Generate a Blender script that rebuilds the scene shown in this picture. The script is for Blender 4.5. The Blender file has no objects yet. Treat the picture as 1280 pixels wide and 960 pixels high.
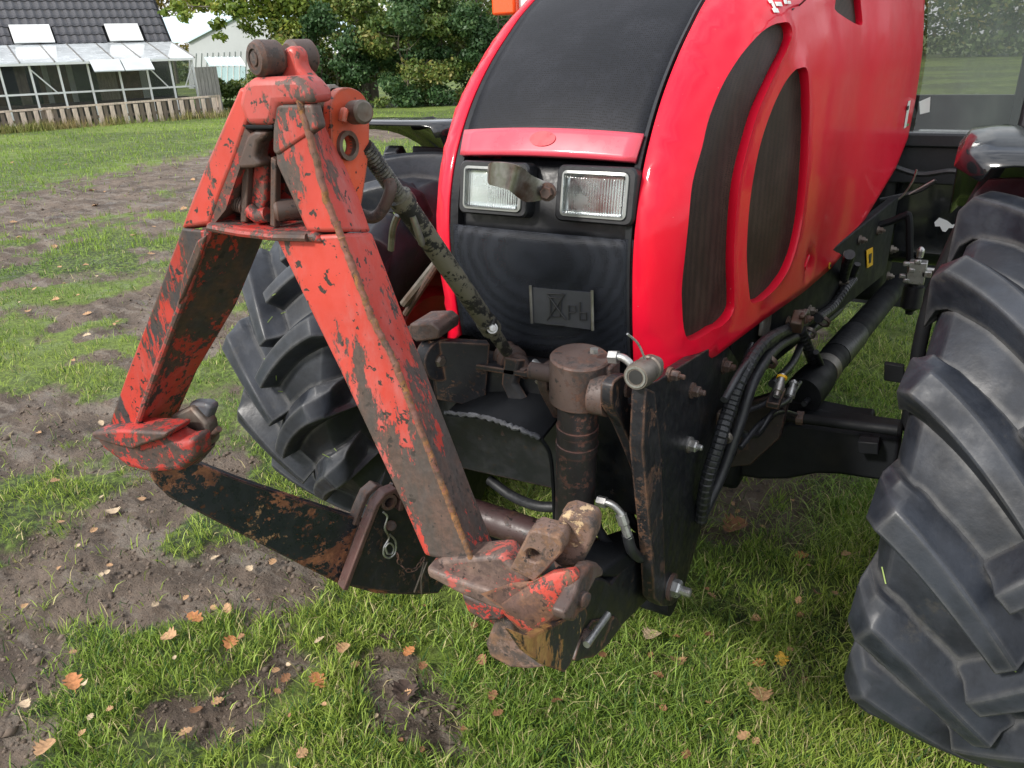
import bpy, bmesh, math, random
import numpy as np
from math import radians as rad, sin, cos, pi, tan
from mathutils import Vector, Matrix
from mathutils.geometry import delaunay_2d_cdt
random.seed(7); rng = np.random.default_rng(7)
sc = bpy.context.scene
COL = sc.collection
# ------------------------------------------------------------------ camera
CAM = Vector((.70, -2.12, 1.6)); YAW, PITCH, ROLL, FPX = rad(30.5), rad(23.5), rad(2.0), 961.
fw = Vector((-sin(YAW)*cos(PITCH), cos(YAW)*cos(PITCH), -sin(PITCH)))
_r = Vector((cos(YAW), sin(YAW), 0)); _u = _r.cross(fw)
RT = _r*cos(ROLL) - _u*sin(ROLL); UP = _u*cos(ROLL) + _r*sin(ROLL)
cd = bpy.data.cameras.new('camera'); cam = bpy.data.objects.new('camera', cd); COL.objects.link(cam)
cd.sensor_width = 36; cd.lens = 36*FPX/1280; cd.clip_start = .05; cd.clip_end = 3000
m = Matrix.Identity(4)
for i in range(3):
    m[i][0] = RT[i]; m[i][1] = UP[i]; m[i][2] = -fw[i]; m[i][3] = CAM[i]
cam.matrix_world = m; sc.camera = cam
# ------------------------------------------------------------------ light
SUN_EL, SUN_AZ = rad(38), rad(205)      # azimuth measured clockwise from +Y; the light comes from front-left of the tractor
w = bpy.data.worlds.new('World'); sc.world = w; w.use_nodes = True
nt = w.node_tree; nt.nodes.clear()
out = nt.nodes.new('ShaderNodeOutputWorld'); bg = nt.nodes.new('ShaderNodeBackground')
sky = nt.nodes.new('ShaderNodeTexSky'); sky.sky_type = 'NISHITA'; sky.sun_disc = False
sky.sun_elevation = SUN_EL; sky.sun_rotation = SUN_AZ; sky.air_density = 1.2; sky.dust_density = 2.0
tc = nt.nodes.new('ShaderNodeTexCoord'); mp = nt.nodes.new('ShaderNodeMapping'); mp.inputs['Scale'].default_value = (1.6, 1.6, 3.4)
nz = nt.nodes.new('ShaderNodeTexNoise'); nz.inputs['Scale'].default_value = 2.1; nz.inputs['Detail'].default_value = 7; nz.inputs['Roughness'].default_value = .55
rp = nt.nodes.new('ShaderNodeValToRGB'); rp.color_ramp.elements[0].position = .36; rp.color_ramp.elements[1].position = .60
rp.color_ramp.elements[0].color = (.2, .2, .2, 1)
mx = nt.nodes.new('ShaderNodeMix'); mx.data_type = 'RGBA'
nt.links.new(tc.outputs['Generated'], mp.inputs['Vector']); nt.links.new(mp.outputs[0], nz.inputs['Vector'])
nt.links.new(nz.outputs['Fac'], rp.inputs['Fac']); nt.links.new(rp.outputs['Color'], mx.inputs['Factor'])
nt.links.new(sky.outputs[0], mx.inputs['A']); mx.inputs['B'].default_value = (11.0, 11.2, 11.6, 1)
nt.links.new(mx.outputs['Result'], bg.inputs['Color']); bg.inputs['Strength'].default_value = .105
nt.links.new(bg.outputs[0], out.inputs[0])
sd = bpy.data.lights.new('sun', 'SUN'); so = bpy.data.objects.new('sun', sd); COL.objects.link(so)
sd.energy = 2.8; sd.angle = rad(8); sd.color = (1, .95, .88)
sdir = Vector((sin(SUN_AZ)*cos(SUN_EL), cos(SUN_AZ)*cos(SUN_EL), sin(SUN_EL)))
so.rotation_euler = sdir.to_track_quat('Z', 'Y').to_euler(); so.location = (0, 0, 8)
sc.view_settings.view_transform = 'Standard'; sc.view_settings.look = 'None'; sc.view_settings.gamma = 1
sc.view_settings.exposure = 0.55
sc.render.engine = 'CYCLES'; sc.cycles.max_bounces = 8

# ------------------------------------------------------------------ measuring: a pixel of the survey photograph met with a real plane
def ray(x, y): return fw*FPX + RT*(x-640) - UP*(y-480)
def P(x, y, X=None, Y=None, Z=None, pl=None):
    d = ray(x, y)
    if pl: p0, n = pl; return CAM + d*((p0-CAM).dot(n)/d.dot(n))
    if X is not None: return CAM + d*((X-CAM.x)/d.x)
    if Y is not None: return CAM + d*((Y-CAM.y)/d.y)
    return CAM + d*((Z-CAM.z)/d.z)
def V(*a): return Vector(a)
def pxm(p):  # pixels per metre at a point
    return FPX/((Vector(p)-CAM).dot(fw))

# ------------------------------------------------------------------ materials
def newmat(name):
    m = bpy.data.materials.new(name); m.use_nodes = True; t = m.node_tree; b = t.nodes['Principled BSDF']; return m, t, b
class N:
    """small node-graph helper"""
    def __init__(s, t): s.t = t; s.co = t.nodes.new('ShaderNodeTexCoord').outputs['Object']
    def l(s, a, b): s.t.links.new(a, b)
    def noise(s, scale, detail=4, rough=.55, stretch=None, dist=0, vec=None, off=0):
        v = vec or s.co
        mp = s.t.nodes.new('ShaderNodeMapping'); mp.inputs['Scale'].default_value = stretch or (1, 1, 1); mp.inputs['Location'].default_value = (off, off*.7, -off)
        s.l(v, mp.inputs[0]); v = mp.outputs[0]
        n = s.t.nodes.new('ShaderNodeTexNoise'); n.inputs['Scale'].default_value = scale; n.inputs['Detail'].default_value = detail
        n.inputs['Roughness'].default_value = rough; n.inputs['Distortion'].default_value = dist; s.l(v, n.inputs['Vector']); return n.outputs['Fac']
    def ramp(s, f, a, b, ca=0., cb=1.):
        r = s.t.nodes.new('ShaderNodeMapRange'); r.interpolation_type = 'SMOOTHSTEP'
        for k, v in zip(('From Min', 'From Max', 'To Min', 'To Max'), (a, b, ca, cb)): r.inputs[k].default_value = v
        s.l(f, r.inputs['Value']); return r.outputs[0]
    def cramp(s, f, stops):
        r = s.t.nodes.new('ShaderNodeValToRGB'); e = r.color_ramp.elements
        e[0].position, e[0].color = stops[0][0], (*stops[0][1], 1); e[1].position, e[1].color = stops[-1][0], (*stops[-1][1], 1)
        for p, c in stops[1:-1]: q = e.new(p); q.color = (*c, 1)
        s.l(f, r.inputs[0]); return r.outputs[0]
    def mix(s, f, a, b):
        x = s.t.nodes.new('ShaderNodeMix'); x.data_type = 'RGBA'
        for k, v in (('Factor', f), ('A', a), ('B', b)):
            if isinstance(v, (int, float)): x.inputs[k].default_value = v
            elif isinstance(v, tuple): x.inputs[k].default_value = (*v, 1)
            else: s.l(v, x.inputs[k])
        return x.outputs['Result']
    def math(s, op, a, b=0.):
        x = s.t.nodes.new('ShaderNodeMath'); x.operation = op
        for i, v in enumerate((a, b)):
            if isinstance(v, (int, float)): x.inputs[i].default_value = v
            else: s.l(v, x.inputs[i])
        return x.outputs[0]
    def bump(s, h, strength, dist=.002, normal=None):
        b = s.t.nodes.new('ShaderNodeBump'); b.inputs['Strength'].default_value = strength; b.inputs['Distance'].default_value = dist
        s.l(h, b.inputs['Height'])
        if normal: s.l(normal, b.inputs['Normal'])
        return b.outputs[0]
    def edge(s, radius=.004):
        """1 near convex/concave edges of the solid: worn paint"""
        bv = s.t.nodes.new('ShaderNodeBevel'); bv.samples = 4; bv.inputs['Radius'].default_value = radius
        g = s.t.nodes.new('ShaderNodeNewGeometry'); d = s.t.nodes.new('ShaderNodeVectorMath'); d.operation = 'DOT_PRODUCT'
        s.l(bv.outputs[0], d.inputs[0]); s.l(g.outputs['Normal'], d.inputs[1]); return s.ramp(d.outputs['Value'], .995, .93)
    def pos(s):
        return s.t.nodes.new('ShaderNodeNewGeometry').outputs['Position']
def plain(name, col, rough=.6, metal=0., var=.12, scale=20, bump=.15, spec=.5, coat=0, dirt=None, dirt_amt=.5):
    m, t, b = newmat(name); n = N(t)
    f = n.noise(scale, 6)
    c = n.mix(n.ramp(f, .3, .7), tuple(x*(1-var) for x in col), tuple(min(1, x*(1+var)) for x in col))
    if dirt:
        g = n.ramp(n.noise(scale*.33, 8, .65, off=3), .62-.3*dirt_amt, .72)
        c = n.mix(g, c, dirt)
    n.l(c, b.inputs['Base Color']); b.inputs['Metallic'].default_value = metal
    n.l(n.ramp(n.noise(scale*2.3, 4, off=8), .3, .7, max(.02, rough-.08), min(1, rough+.1)), b.inputs['Roughness'])
    b.inputs['Specular IOR Level'].default_value = spec; b.inputs['Coat Weight'].default_value = coat; b.inputs['Coat Roughness'].default_value = .08
    if bump: n.l(n.bump(n.noise(scale*5, 5), bump, .001), b.inputs['Normal'])
    return m
def worn(name, paint, under, rust, amount=.5, lowrust=None, stretch=(1, 1, 1), rough=.5, scale=9, edgew=.006, speck=None, chips=.5):
    """old paint over metal: scuffed patches, chipped specks, rusty edges"""
    m, t, b = newmat(name); n = N(t)
    big = n.noise(scale, 9, .68, stretch, .6); fine = n.noise(scale*6, 6, .7, stretch, off=5)
    fin2 = n.noise(scale*17, 4, .7, stretch, off=6)
    patch = n.math('ADD', n.math('ADD', n.math('MULTIPLY', big, .62), n.math('MULTIPLY', fine, .26)), n.math('MULTIPLY', fin2, .12))
    thr = .62 - .22*amount
    if lowrust:   # paint rubbed away more and more below a height on the thing itself
        z0, z1, k = lowrust; sx = t.nodes.new('ShaderNodeSeparateXYZ'); n.l(n.co, sx.inputs[0])
        patch = n.math('ADD', patch, n.math('MULTIPLY', n.ramp(sx.outputs['Z'], z0, z1, 1, 0), k))
    wear = n.ramp(patch, thr, thr+.02)
    tone = n.noise(3.5, 3, .5, off=2); p = n.mix(n.ramp(tone, .3, .7), tuple(x*.8 for x in paint), tuple(min(1, x*1.2) for x in paint))
    fade = n.ramp(n.noise(14, 9, .75, stretch, off=9), .46, .72, 0, .6)
    p = n.mix(fade, p, tuple(min(1, x*.62+.02+.25*max(paint)) for x in paint))
    u = n.mix(n.ramp(n.noise(24, 7, .7, stretch, off=7), .4, .62), under, rust)
    c = n.mix(wear, p, n.mix(n.ramp(n.noise(110, 3, .7, off=17), .3, .7, 0, .5), u, tuple(x*.45 for x in under)))
    ch = n.ramp(n.noise(70, 3, .6, off=4), .68-.1*chips, .70-.1*chips); c = n.mix(ch, c, tuple(x*.5 for x in under))
    e = n.edge(edgew); e2 = n.math('MULTIPLY', e, n.ramp(n.noise(30, 6, .7, off=11), .35, .6)); c = n.mix(e2, c, rust)
    if speck: c = n.mix(n.ramp(n.noise(16, 8, .75, off=21), .60, .63), c, speck)
    n.l(c, b.inputs['Base Color'])
    r = n.ramp(n.noise(40, 4, off=1), .3, .7, rough-.1, rough+.15); r = n.math('ADD', r, n.math('MULTIPLY', wear, .12)); n.l(r, b.inputs['Roughness'])
    h = n.math('ADD', n.math('MULTIPLY', wear, -.6), n.math('MULTIPLY', fine, .7)); n.l(n.bump(h, .5, .0015), b.inputs['Normal'])
    return m
M = {}
RUST = (.16, .055, .022); OR = (.34, .12, .025)
M['frame_red'] = worn('frame_red', (.46, .052, .038), (.085, .068, .062), (.125, .075, .06), .45, (.82, 1.25, .10), stretch=(1, 1, .38), scale=11, rough=.46, edgew=.008, chips=.55)
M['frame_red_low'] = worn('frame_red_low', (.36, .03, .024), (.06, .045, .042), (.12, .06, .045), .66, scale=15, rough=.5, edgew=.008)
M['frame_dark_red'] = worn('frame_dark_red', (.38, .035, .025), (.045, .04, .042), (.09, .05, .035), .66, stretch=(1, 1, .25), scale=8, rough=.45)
M['plate_orange'] = worn('plate_orange', (.58, .085, .035), (.04, .035, .035), (.12, .06, .04), .12, scale=9, rough=.45)
M['rust_metal'] = worn('rust_metal', (.075, .05, .043), (.05, .042, .04), (.12, .055, .035), .5, scale=16, rough=.55)
M['rust_pale'] = worn('rust_pale', (.15, .095, .075), (.075, .058, .052), (.22, .12, .07), .6, scale=22, rough=.6, speck=(.46, .33, .19))
M['cyl_paint'] = worn('cyl_paint', (.028, .024, .026), (.11, .055, .048), (.18, .08, .06), .38, scale=10, rough=.45)
M['bar_black'] = worn('bar_black', (.014, .018, .024), (.16, .062, .036), (.34, .14, .07), .42, scale=8, rough=.32, speck=(.36, .2, .10), edgew=.004)
M['plate_black'] = worn('plate_black', (.008, .009, .012), (.03, .022, .02), (.10, .05, .035), .12, scale=7, rough=.38, edgew=.004)
M['plate_rusty'] = worn('plate_rusty', (.012, .012, .015), (.07, .04, .03), (.17, .085, .05), .30, scale=13, rough=.5)
M['black_metal'] = plain('black_metal', (.007, .008, .010), .6, 0, .3, 9, .25, spec=.22, dirt=(.013, .012, .011), dirt_amt=.3)
M['black_gloss'] = plain('black_gloss', (.008, .009, .011), .16, 0, .2, 9, .03, coat=.6)
M['black_plastic'] = plain('black_plastic', (.012, .013, .016), .45, 0, .2, 60, .2)
M['hose_rubber'] = plain('hose_rubber', (.018, .019, .022), .42, 0, .25, 40, .25)
M['steel'] = plain('steel', (.32, .31, .29), .38, .85, .2, 30, .3, dirt=(.14, .09, .06), dirt_amt=.4)
M['zinc'] = plain('zinc', (.42, .42, .41), .35, .8, .15, 40, .2, dirt=(.2, .14, .1), dirt_amt=.3)
M['worn_steel'] = plain('worn_steel', (.17, .15, .13), .5, .6, .3, 25, .4, dirt=(.10, .05, .03), dirt_amt=.6)
M['toplink_olive'] = worn('toplink_olive', (.115, .105, .075), (.010, .010, .010), (.02, .018, .015), .48, (-9, -8, 0), scale=15, rough=.45)
M['dash_grey'] = plain('dash_grey', (.2, .19, .17), .5, .5, .2, 25, .3, dirt=(.12, .08, .05))
M['orange_plastic'] = plain('orange_plastic', (.75, .09, .015), .25, 0, .05, 9, 0, coat=.4)
M['rim_red'] = plain('rim_red', (.20, .012, .012), .4, 0, .2, 9, .1, dirt=(.05, .03, .025))
M['white_paint'] = plain('white_paint', (.75, .76, .76), .5, 0, .06, 3, .1, dirt=(.4, .42, .36), dirt_amt=.3)
M['sticker_yellow'] = plain('sticker_yellow', (.75, .42, .02), .4, 0, .05, 9, 0)
M['sticker_white'] = plain('sticker_white', (.75, .77, .74), .4, 0, .05, 9, 0)
M['sticker_green'] = plain('sticker_green', (.04, .25, .06), .4, 0, .05, 9, 0)
M['ink'] = plain('ink', (.02, .02, .02), .5, 0, .05, 9, 0)
def m_hood():
    m, t, b = newmat('hood_red'); n = N(t)
    c = n.mix(n.ramp(n.noise(1.4, 4), .3, .7), (.66, .003, .022), (.76, .006, .034))
    dust = n.ramp(n.noise(5, 8, .7, (1, 1, .5)), .5, .8, 0, .10); c = n.mix(dust, c, (.55, .16, .16))
    sp = n.ramp(n.noise(150, 2, .5), .77, .79, 0, .5); c = n.mix(sp, c, (.5, .4, .36))
    n.l(c, b.inputs['Base Color']); n.l(n.ramp(n.noise(9, 6), .3, .7, .44, .58), b.inputs['Roughness'])
    b.inputs['Coat Weight'].default_value = .42; b.inputs['Specular IOR Level'].default_value = .15; n.l(n.ramp(n.noise(7, 7, .6, off=4), .3, .8, .05, .28), b.inputs['Coat Roughness'])
    n.l(n.bump(n.noise(3, 3), .12, .01), b.inputs['Normal']); return m
M['hood_red'] = m_hood()
M['strip_red'] = plain('strip_red', (.60, .055, .09), .32, 0, .06, 8, .05, coat=.6)
M['badge_spot'] = plain('badge_spot', (.50, .015, .03), .35, 0, .06, 30, .1, coat=.3)
def m_mesh(name, ca, cb, scale, see=0.):
    m, t, b = newmat(name); n = N(t)
    mp = t.nodes.new('ShaderNodeMapping'); mp.inputs['Scale'].default_value = (scale, scale, scale); n.l(n.co, mp.inputs[0])
    v = t.nodes.new('ShaderNodeTexVoronoi'); v.inputs['Scale'].default_value = 1; v.inputs['Randomness'].default_value = .35; n.l(mp.outputs[0], v.inputs['Vector'])
    f = n.ramp(v.outputs['Distance'], .25, .45)
    d = n.ramp(n.noise(5, 8, .65), .4, .7)
    c = n.mix(f, (.004, .004, .004), n.mix(d, ca, cb)); n.l(c, b.inputs['Base Color']); b.inputs['Roughness'].default_value = .55
    n.l(n.bump(f, .15, .0006), b.inputs['Normal']); b.inputs['Specular IOR Level'].default_value = .25
    if see: n.l(n.ramp(f, 0, 1, 1-see, .86), b.inputs['Alpha'])
    return m
M['grille_mesh'] = m_mesh('grille_mesh', (.010, .011, .015), (.020, .021, .027), 260)
M['side_mesh'] = m_mesh('side_mesh', (.034, .019, .015), (.062, .038, .030), 300)
M['front_mesh'] = m_mesh('front_mesh', (.014, .017, .024), (.024, .027, .036), 300, .75)
def m_tyre():
    m, t, b = newmat('tyre_rubber'); n = N(t)
    c = n.mix(n.ramp(n.noise(6, 8, .65), .35, .65), (.009, .011, .016), (.026, .031, .042))
    dst = n.math('MULTIPLY', n.edge(.02), n.ramp(n.noise(14, 8, .7), .3, .7, .2, .9)); c = n.mix(dst, c, (.10, .10, .10))
    mud = n.ramp(n.noise(7, 9, .75, off=6), .58, .68, 0, .5); c = n.mix(mud, c, (.055, .05, .043))
    sp = n.ramp(n.noise(120, 3, .6), .73, .76); c = n.mix(n.math('MULTIPLY', sp, .6), c, (.012, .010, .008))
    n.l(c, b.inputs['Base Color']); n.l(n.ramp(n.noise(11, 6, .6, off=3), .35, .65, .40, .72), b.inputs['Roughness'])
    h = n.math('ADD', n.noise(16, 6, .6), n.math('MULTIPLY', n.noise(130, 4), .25)); n.l(n.bump(h, .35, .004), b.inputs['Normal']); return m
M['tyre_rubber'] = m_tyre()
def m_glass(name, col, rough=.03, alpha=.5):
    m, t, b = newmat(name); b.inputs['Base Color'].default_value = (*col, 1); b.inputs['Roughness'].default_value = rough
    b.inputs['Alpha'].default_value = alpha; b.inputs['Specular IOR Level'].default_value = .9; return m
M['cab_glass'] = m_glass('cab_glass', (.02, .035, .028), .02, .42)
def streaked_glass():
    m = M['cab_glass']; t = m.node_tree; b = t.nodes['Principled BSDF']; n = N(t)
    d = n.ramp(n.noise(2.6, 7, .65, (1, 1, .45)), .45, .75); n.l(n.mix(d, (.012, .022, .017), (.05, .07, .055)), b.inputs['Base Color']); n.l(n.ramp(d, 0, 1, .42, .6), b.inputs['Alpha'])  # streaky tint and opacity put in for the windscreen's uneven reflections
streaked_glass()
M['house_glass'] = m_glass('house_glass', (.05, .06, .065), .05, .3)
def m_lens():
    m, t, b = newmat('lamp_lens'); n = N(t); b.inputs['Base Color'].default_value = (.9, .92, .9, 1); b.inputs['Roughness'].default_value = .06
    b.inputs['Transmission Weight'].default_value = 1; b.inputs['IOR'].default_value = 1.35
    wv = t.nodes.new('ShaderNodeTexWave'); wv.inputs['Scale'].default_value = 60; wv.bands_direction = 'X'; n.l(n.co, wv.inputs[0])
    n.l(n.bump(wv.outputs['Fac'], .12, .002), b.inputs['Normal']); return m
M['lamp_lens'] = m_lens()
M['reflector'] = plain('reflector', (.52, .56, .58), .2, 1, .03, 9, .05)
M['lens_rim'] = plain('lens_rim', (.26, .27, .26), .25, 0, .05, 9, 0)

# ------------------------------------------------------------------ mesh builder
class MB:
    def __init__(s): s.v = []; s.f = []; s.loose = []
    def add(s, vs, fs):
        o = len(s.v); s.v += [tuple(v) for v in vs]; s.f += [tuple(o+i for i in f) for f in fs]; return s
    def box(s, c, size, R=None):
        c = Vector(c); h = Vector(size)/2; R = R or Matrix.Identity(3)
        vs = [c + R @ Vector((x*h.x, y*h.y, z*h.z)) for x in (-1, 1) for y in (-1, 1) for z in (-1, 1)]
        return s.add(vs, [(0, 1, 3, 2), (4, 6, 7, 5), (0, 4, 5, 1), (2, 3, 7, 6), (0, 2, 6, 4), (1, 5, 7, 3)])
    def loft(s, loops, cap=True, closed=True):
        n = len(loops[0]); o = len(s.v)
        for L in loops: s.v += [tuple(p) for p in L]
        for i in range(len(loops)-1):
            for j in range(n if closed else n-1):
                a = o+i*n+j; b = o+i*n+(j+1) % n; s.f.append((a, b, b+n, a+n))
        if cap: s.f.append(tuple(o+j for j in reversed(range(n)))); s.f.append(tuple(o+(len(loops)-1)*n+j for j in range(n)))
        return s
    def prism(s, pts, vec, taper=None):
        vec = Vector(vec); pts = [Vector(p) for p in pts]
        q = [p+vec for p in pts]
        if taper:
            c = sum(q, Vector())/len(q); q = [c+(p-c)*taper for p in q]
        return s.loft([pts, q])
    def tube(s, path, r, seg=12, cap=True):
        path = [Vector(p) for p in path]; n = len(path); rs = r if hasattr(r, '__len__') else [r]*n
        loops = []; prev = None
        for i, p in enumerate(path):
            t = (path[min(i+1, n-1)]-path[max(i-1, 0)]).normalized()
            if prev is None: a = t.orthogonal().normalized()
            else: a = (prev - t*prev.dot(t)).normalized()
            prev = a; b = t.cross(a)
            loops.append([p + (a*cos(2*pi*k/seg)+b*sin(2*pi*k/seg))*rs[i] for k in range(seg)])
        return s.loft(loops, cap)
    def lathe(s, p0, p1, prof, seg=24):
        """prof: (t along p0->p1 in metres, radius)"""
        p0 = Vector(p0); ax = (Vector(p1)-p0).normalized(); a = ax.orthogonal().normalized(); b = ax.cross(a)
        return s.loft([[p0+ax*t+(a*cos(2*pi*k/seg)+b*sin(2*pi*k/seg))*max(r, 1e-4) for k in range(seg)] for t, r in prof])
    def hexbolt(s, p, ax, r=.012, h=.01, stud=.008):
        ax = Vector(ax).normalized(); p = Vector(p)
        s.lathe(p, p+ax, [(-.004, r*1.35), (.003, r*1.35)], 18); s.lathe(p+ax*.003, p+ax, [(0, r), (h*.8, r), (h, r*.85)], 6)
        if stud: s.lathe(p+ax*(h+.002), p+ax, [(0, r*.5), (stud, r*.5), (stud+.002, r*.35)], 10)
        return s
    def build(s, name, mat, parent=None, bevel=0, smooth=False, seg=2, sub=0, auto=40):
        me = bpy.data.meshes.new(name); me.from_pydata(s.v, [], s.f); me.validate()
        bm = bmesh.new(); bm.from_mesh(me); bmesh.ops.recalc_face_normals(bm, faces=bm.faces); bm.to_mesh(me); bm.free()
        o = bpy.data.objects.new(name, me); COL.objects.link(o); me.materials.append(M[mat] if isinstance(mat, str) else mat)
        if parent:
            o.parent = parent
            if parent.type == 'EMPTY': o.matrix_parent_inverse = Matrix.Translation(-parent.location)
        if bevel:
            b = o.modifiers.new('bevel', 'BEVEL'); b.width = bevel; b.segments = seg; b.limit_method = 'ANGLE'; b.angle_limit = rad(35)
        if sub:
            q = o.modifiers.new('sub', 'SUBSURF'); q.levels = sub; q.render_levels = sub
        if smooth or bevel:
            for p in me.polygons: p.use_smooth = True
            me.set_sharp_from_angle(angle=rad(auto))
        return o
def thing(name, label, cat, loc=(0, 0, 0), group=None):
    o = bpy.data.objects.new(name, None); COL.objects.link(o); o.location = loc; o.empty_display_size = .1
    o['label'] = label; o['category'] = cat
    if group: o['group'] = group
    return o
def tag(o, label=None, cat=None, group=None, kind=None):
    for k, v in (('label', label), ('category', cat), ('group', group), ('kind', kind)):
        if v: o[k] = v
    return o
def cr(pts, n=8, closed=False):
    """Catmull-Rom through points"""
    pts = [Vector(p) for p in pts]; N_ = len(pts); o = []
    for i in range(N_ if closed else N_-1):
        p0 = pts[(i-1) % N_] if closed or i > 0 else pts[0]*2-pts[1]
        p1 = pts[i]; p2 = pts[(i+1) % N_]
        p3 = pts[(i+2) % N_] if closed or i < N_-2 else pts[-1]*2-pts[-2]
        for k in range(n):
            t = k/n; o.append(.5*((2*p1)+(p2-p0)*t+(2*p0-5*p1+4*p2-p3)*t*t+(3*p1-p0-3*p2+p3)*t**3))
    if not closed: o.append(pts[-1])
    return o
def inside(p, poly):
    x, y = p; c = False; n = len(poly); j = n-1
    for i in range(n):
        xi, yi = poly[i][0], poly[i][1]; xj, yj = poly[j][0], poly[j][1]
        if (yi > y) != (yj > y) and x < (xj-xi)*(y-yi)/(yj-yi)+xi: c = not c
        j = i
    return c
def dpoly(p, poly, closed=True):
    px, py = p; a = np.array([(q[0], q[1]) for q in poly]); b = np.roll(a, -1, 0)
    if not closed: a = a[:-1]; b = b[:-1]
    d = b-a; t = np.clip(((px-a[:, 0])*d[:, 0]+(py-a[:, 1])*d[:, 1])/((d**2).sum(1)+1e-12), 0, 1)
    return float(np.sqrt(((a+d*t[:, None]-np.array((px, py)))**2).sum(1)).min())
def smst(a, b, x):
    t = min(1, max(0, (x-a)/(b-a))); return t*t*(3-2*t)
#==BODY==
# ================================================================== GROUND
def vnoise(x, y, s, seed=0):
    x = x*s; y = y*s; xi = np.floor(x).astype(np.int64); yi = np.floor(y).astype(np.int64); fx = x-xi; fy = y-yi
    fx = fx*fx*(3-2*fx); fy = fy*fy*(3-2*fy)
    def h(a, b):
        n = (a*374761393+b*668265263+seed*1442695041) & 0xffffffff; n = ((n ^ (n >> 13))*1274126177) & 0xffffffff
        return ((n ^ (n >> 16)) & 0xffff)/65535.
    return (h(xi, yi)*(1-fx)+h(xi+1, yi)*fx)*(1-fy)+(h(xi, yi+1)*(1-fx)+h(xi+1, yi+1)*fx)*fy
def fbm(x, y, s, o=4, seed=0):
    r = 0; a = .5; t = 0
    for i in range(o): r = r+a*vnoise(x, y, s*2**i, seed+i); t += a; a *= .55
    return r/t
def seg_d(x, y, pts):
    d = np.full_like(x, 1e9)
    for (ax, ay), (bx, by) in zip(pts, pts[1:]):
        dx, dy = bx-ax, by-ay; t = np.clip(((x-ax)*dx+(y-ay)*dy)/(dx*dx+dy*dy), 0, 1)
        d = np.minimum(d, np.hypot(x-ax-t*dx, y-ay-t*dy))
    return d
def G2(pts): return [tuple(P(a, b, Z=0)[:2]) for a, b in pts]
# bare tracks: (centre line measured on the ground, half width in m, strength)
tracks = [(G2([(-300, 330), (-100, 290), (60, 262), (180, 232), (250, 212), (330, 190)]), 1.25, 1.0), (G2([(-200, 420), (-60, 400), (60, 392), (150, 380), (240, 362)]), .2, .75),
          (G2([(150, 262), (240, 250), (300, 236)]), .5, .85), (G2([(60, 350), (160, 345), (240, 330)]), .25, .6),
          (G2([(-150, 530), (0, 510), (60, 520), (130, 530), (170, 545)]), .24, .95), (G2([(240, 500), (290, 480), (320, 540)]), .10, .5),
          (G2([(-220, 850), (-60, 790), (40, 730), (130, 660), (190, 620), (240, 590)]), .22, 1.0), (G2([(-100, 840), (40, 800), (120, 740), (200, 720)]), .17, .85),
          (G2([(200, 890), (260, 900)]), .06, .65), (G2([(470, 840), (500, 880), (560, 870)]), .08, .9), (G2([(560, 930), (620, 940)]), .05, .6),
          (G2([(340, 720), (400, 735)]), .06, .5), (G2([(960, 850), (1010, 840)]), .07, .8), (G2([(850, 820), (870, 830)]), .03, .4), (G2([(700, 900), (780, 880)]), .05, .35),
          (G2([(400, 170), (480, 166), (560, 158), (640, 150), (800, 140)]), 1.5, 1.0)]
CX0, CY0 = CAM.x, CAM.y
def grassiness(x, y):
    """1 = closed turf, 0 = bare mud"""
    wx = x+.22*(fbm(x, y, 1.7, 3, 40)-.5); wy = y+.22*(fbm(x, y, 1.7, 3, 50)-.5)
    g = np.ones_like(x)
    for pts, hw, st in tracks:
        d = seg_d(wx, wy, pts)/hw; n = fbm(x, y, 5., 4, 3)+.55*(fbm(x, y, 17., 3, 5)-.5)
        g = np.minimum(g, 1-st*np.clip((1.75-d-(n-.5)*2.2)*.75, 0, 1))
    lf = np.clip((-(x-CX0)*np.cos(YAW)-(y-CY0)*np.sin(YAW)+.15)/1.6, 0, 1); spots = fbm(x, y, 2.6, 4, 9)+.05*lf; far = np.clip((np.hypot(x-CX0, y-CY0)-9)/8, 0, 1)
    g = g-np.clip((spots-.56)*5.5, 0, .85)*(1-far)
    return np.clip(g, 0, 1)
def height(x, y, g):
    r = np.hypot(x-CX0, y-CY0); fade = np.clip(1-(r-10)/25, 0, 1)
    h = .035*(fbm(x, y, 1.1, 3, 21)-.5)+(1-g)*(.055*(fbm(x, y, 6, 4, 31)-.6)+.035*(fbm(x, y, 19, 4, 33)-.5))+g*.012*(fbm(x, y, 14, 2, 35)-.5)
    return h*fade-.012*(1-g)
NA = 560; ang = []
for i in range(NA):
    pass
a_f = np.linspace(-rad(52), rad(52), 480); a_b = np.linspace(rad(52), 2*pi-rad(52), 62)[1:-1]; ang = np.concatenate([a_f, a_b]); NA = len(ang)
rr = [.35]
while rr[-1] < 2500: rr.append(rr[-1]*(1.0125 if rr[-1] < 14 else 1.04))
rr = np.array(rr); NR = len(rr)
th = ang[None, :]; dirx = -np.sin(YAW+th*0)*np.cos(th)+np.cos(YAW)*np.sin(th); diry = np.cos(YAW)*np.cos(th)+np.sin(YAW)*np.sin(th)
GX = CX0+rr[:, None]*dirx; GY = CY0+rr[:, None]*diry; gg = grassiness(GX, GY); GZ = height(GX, GY, gg)
verts = np.stack([GX, GY, GZ], -1).reshape(-1, 3)
ii, jj = np.meshgrid(np.arange(NR-1), np.arange(NA), indexing='ij'); j2 = (jj+1) % NA
quads = np.stack([ii*NA+jj, (ii+1)*NA+jj, (ii+1)*NA+j2, ii*NA+j2], -1).reshape(-1, 4)
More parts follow.
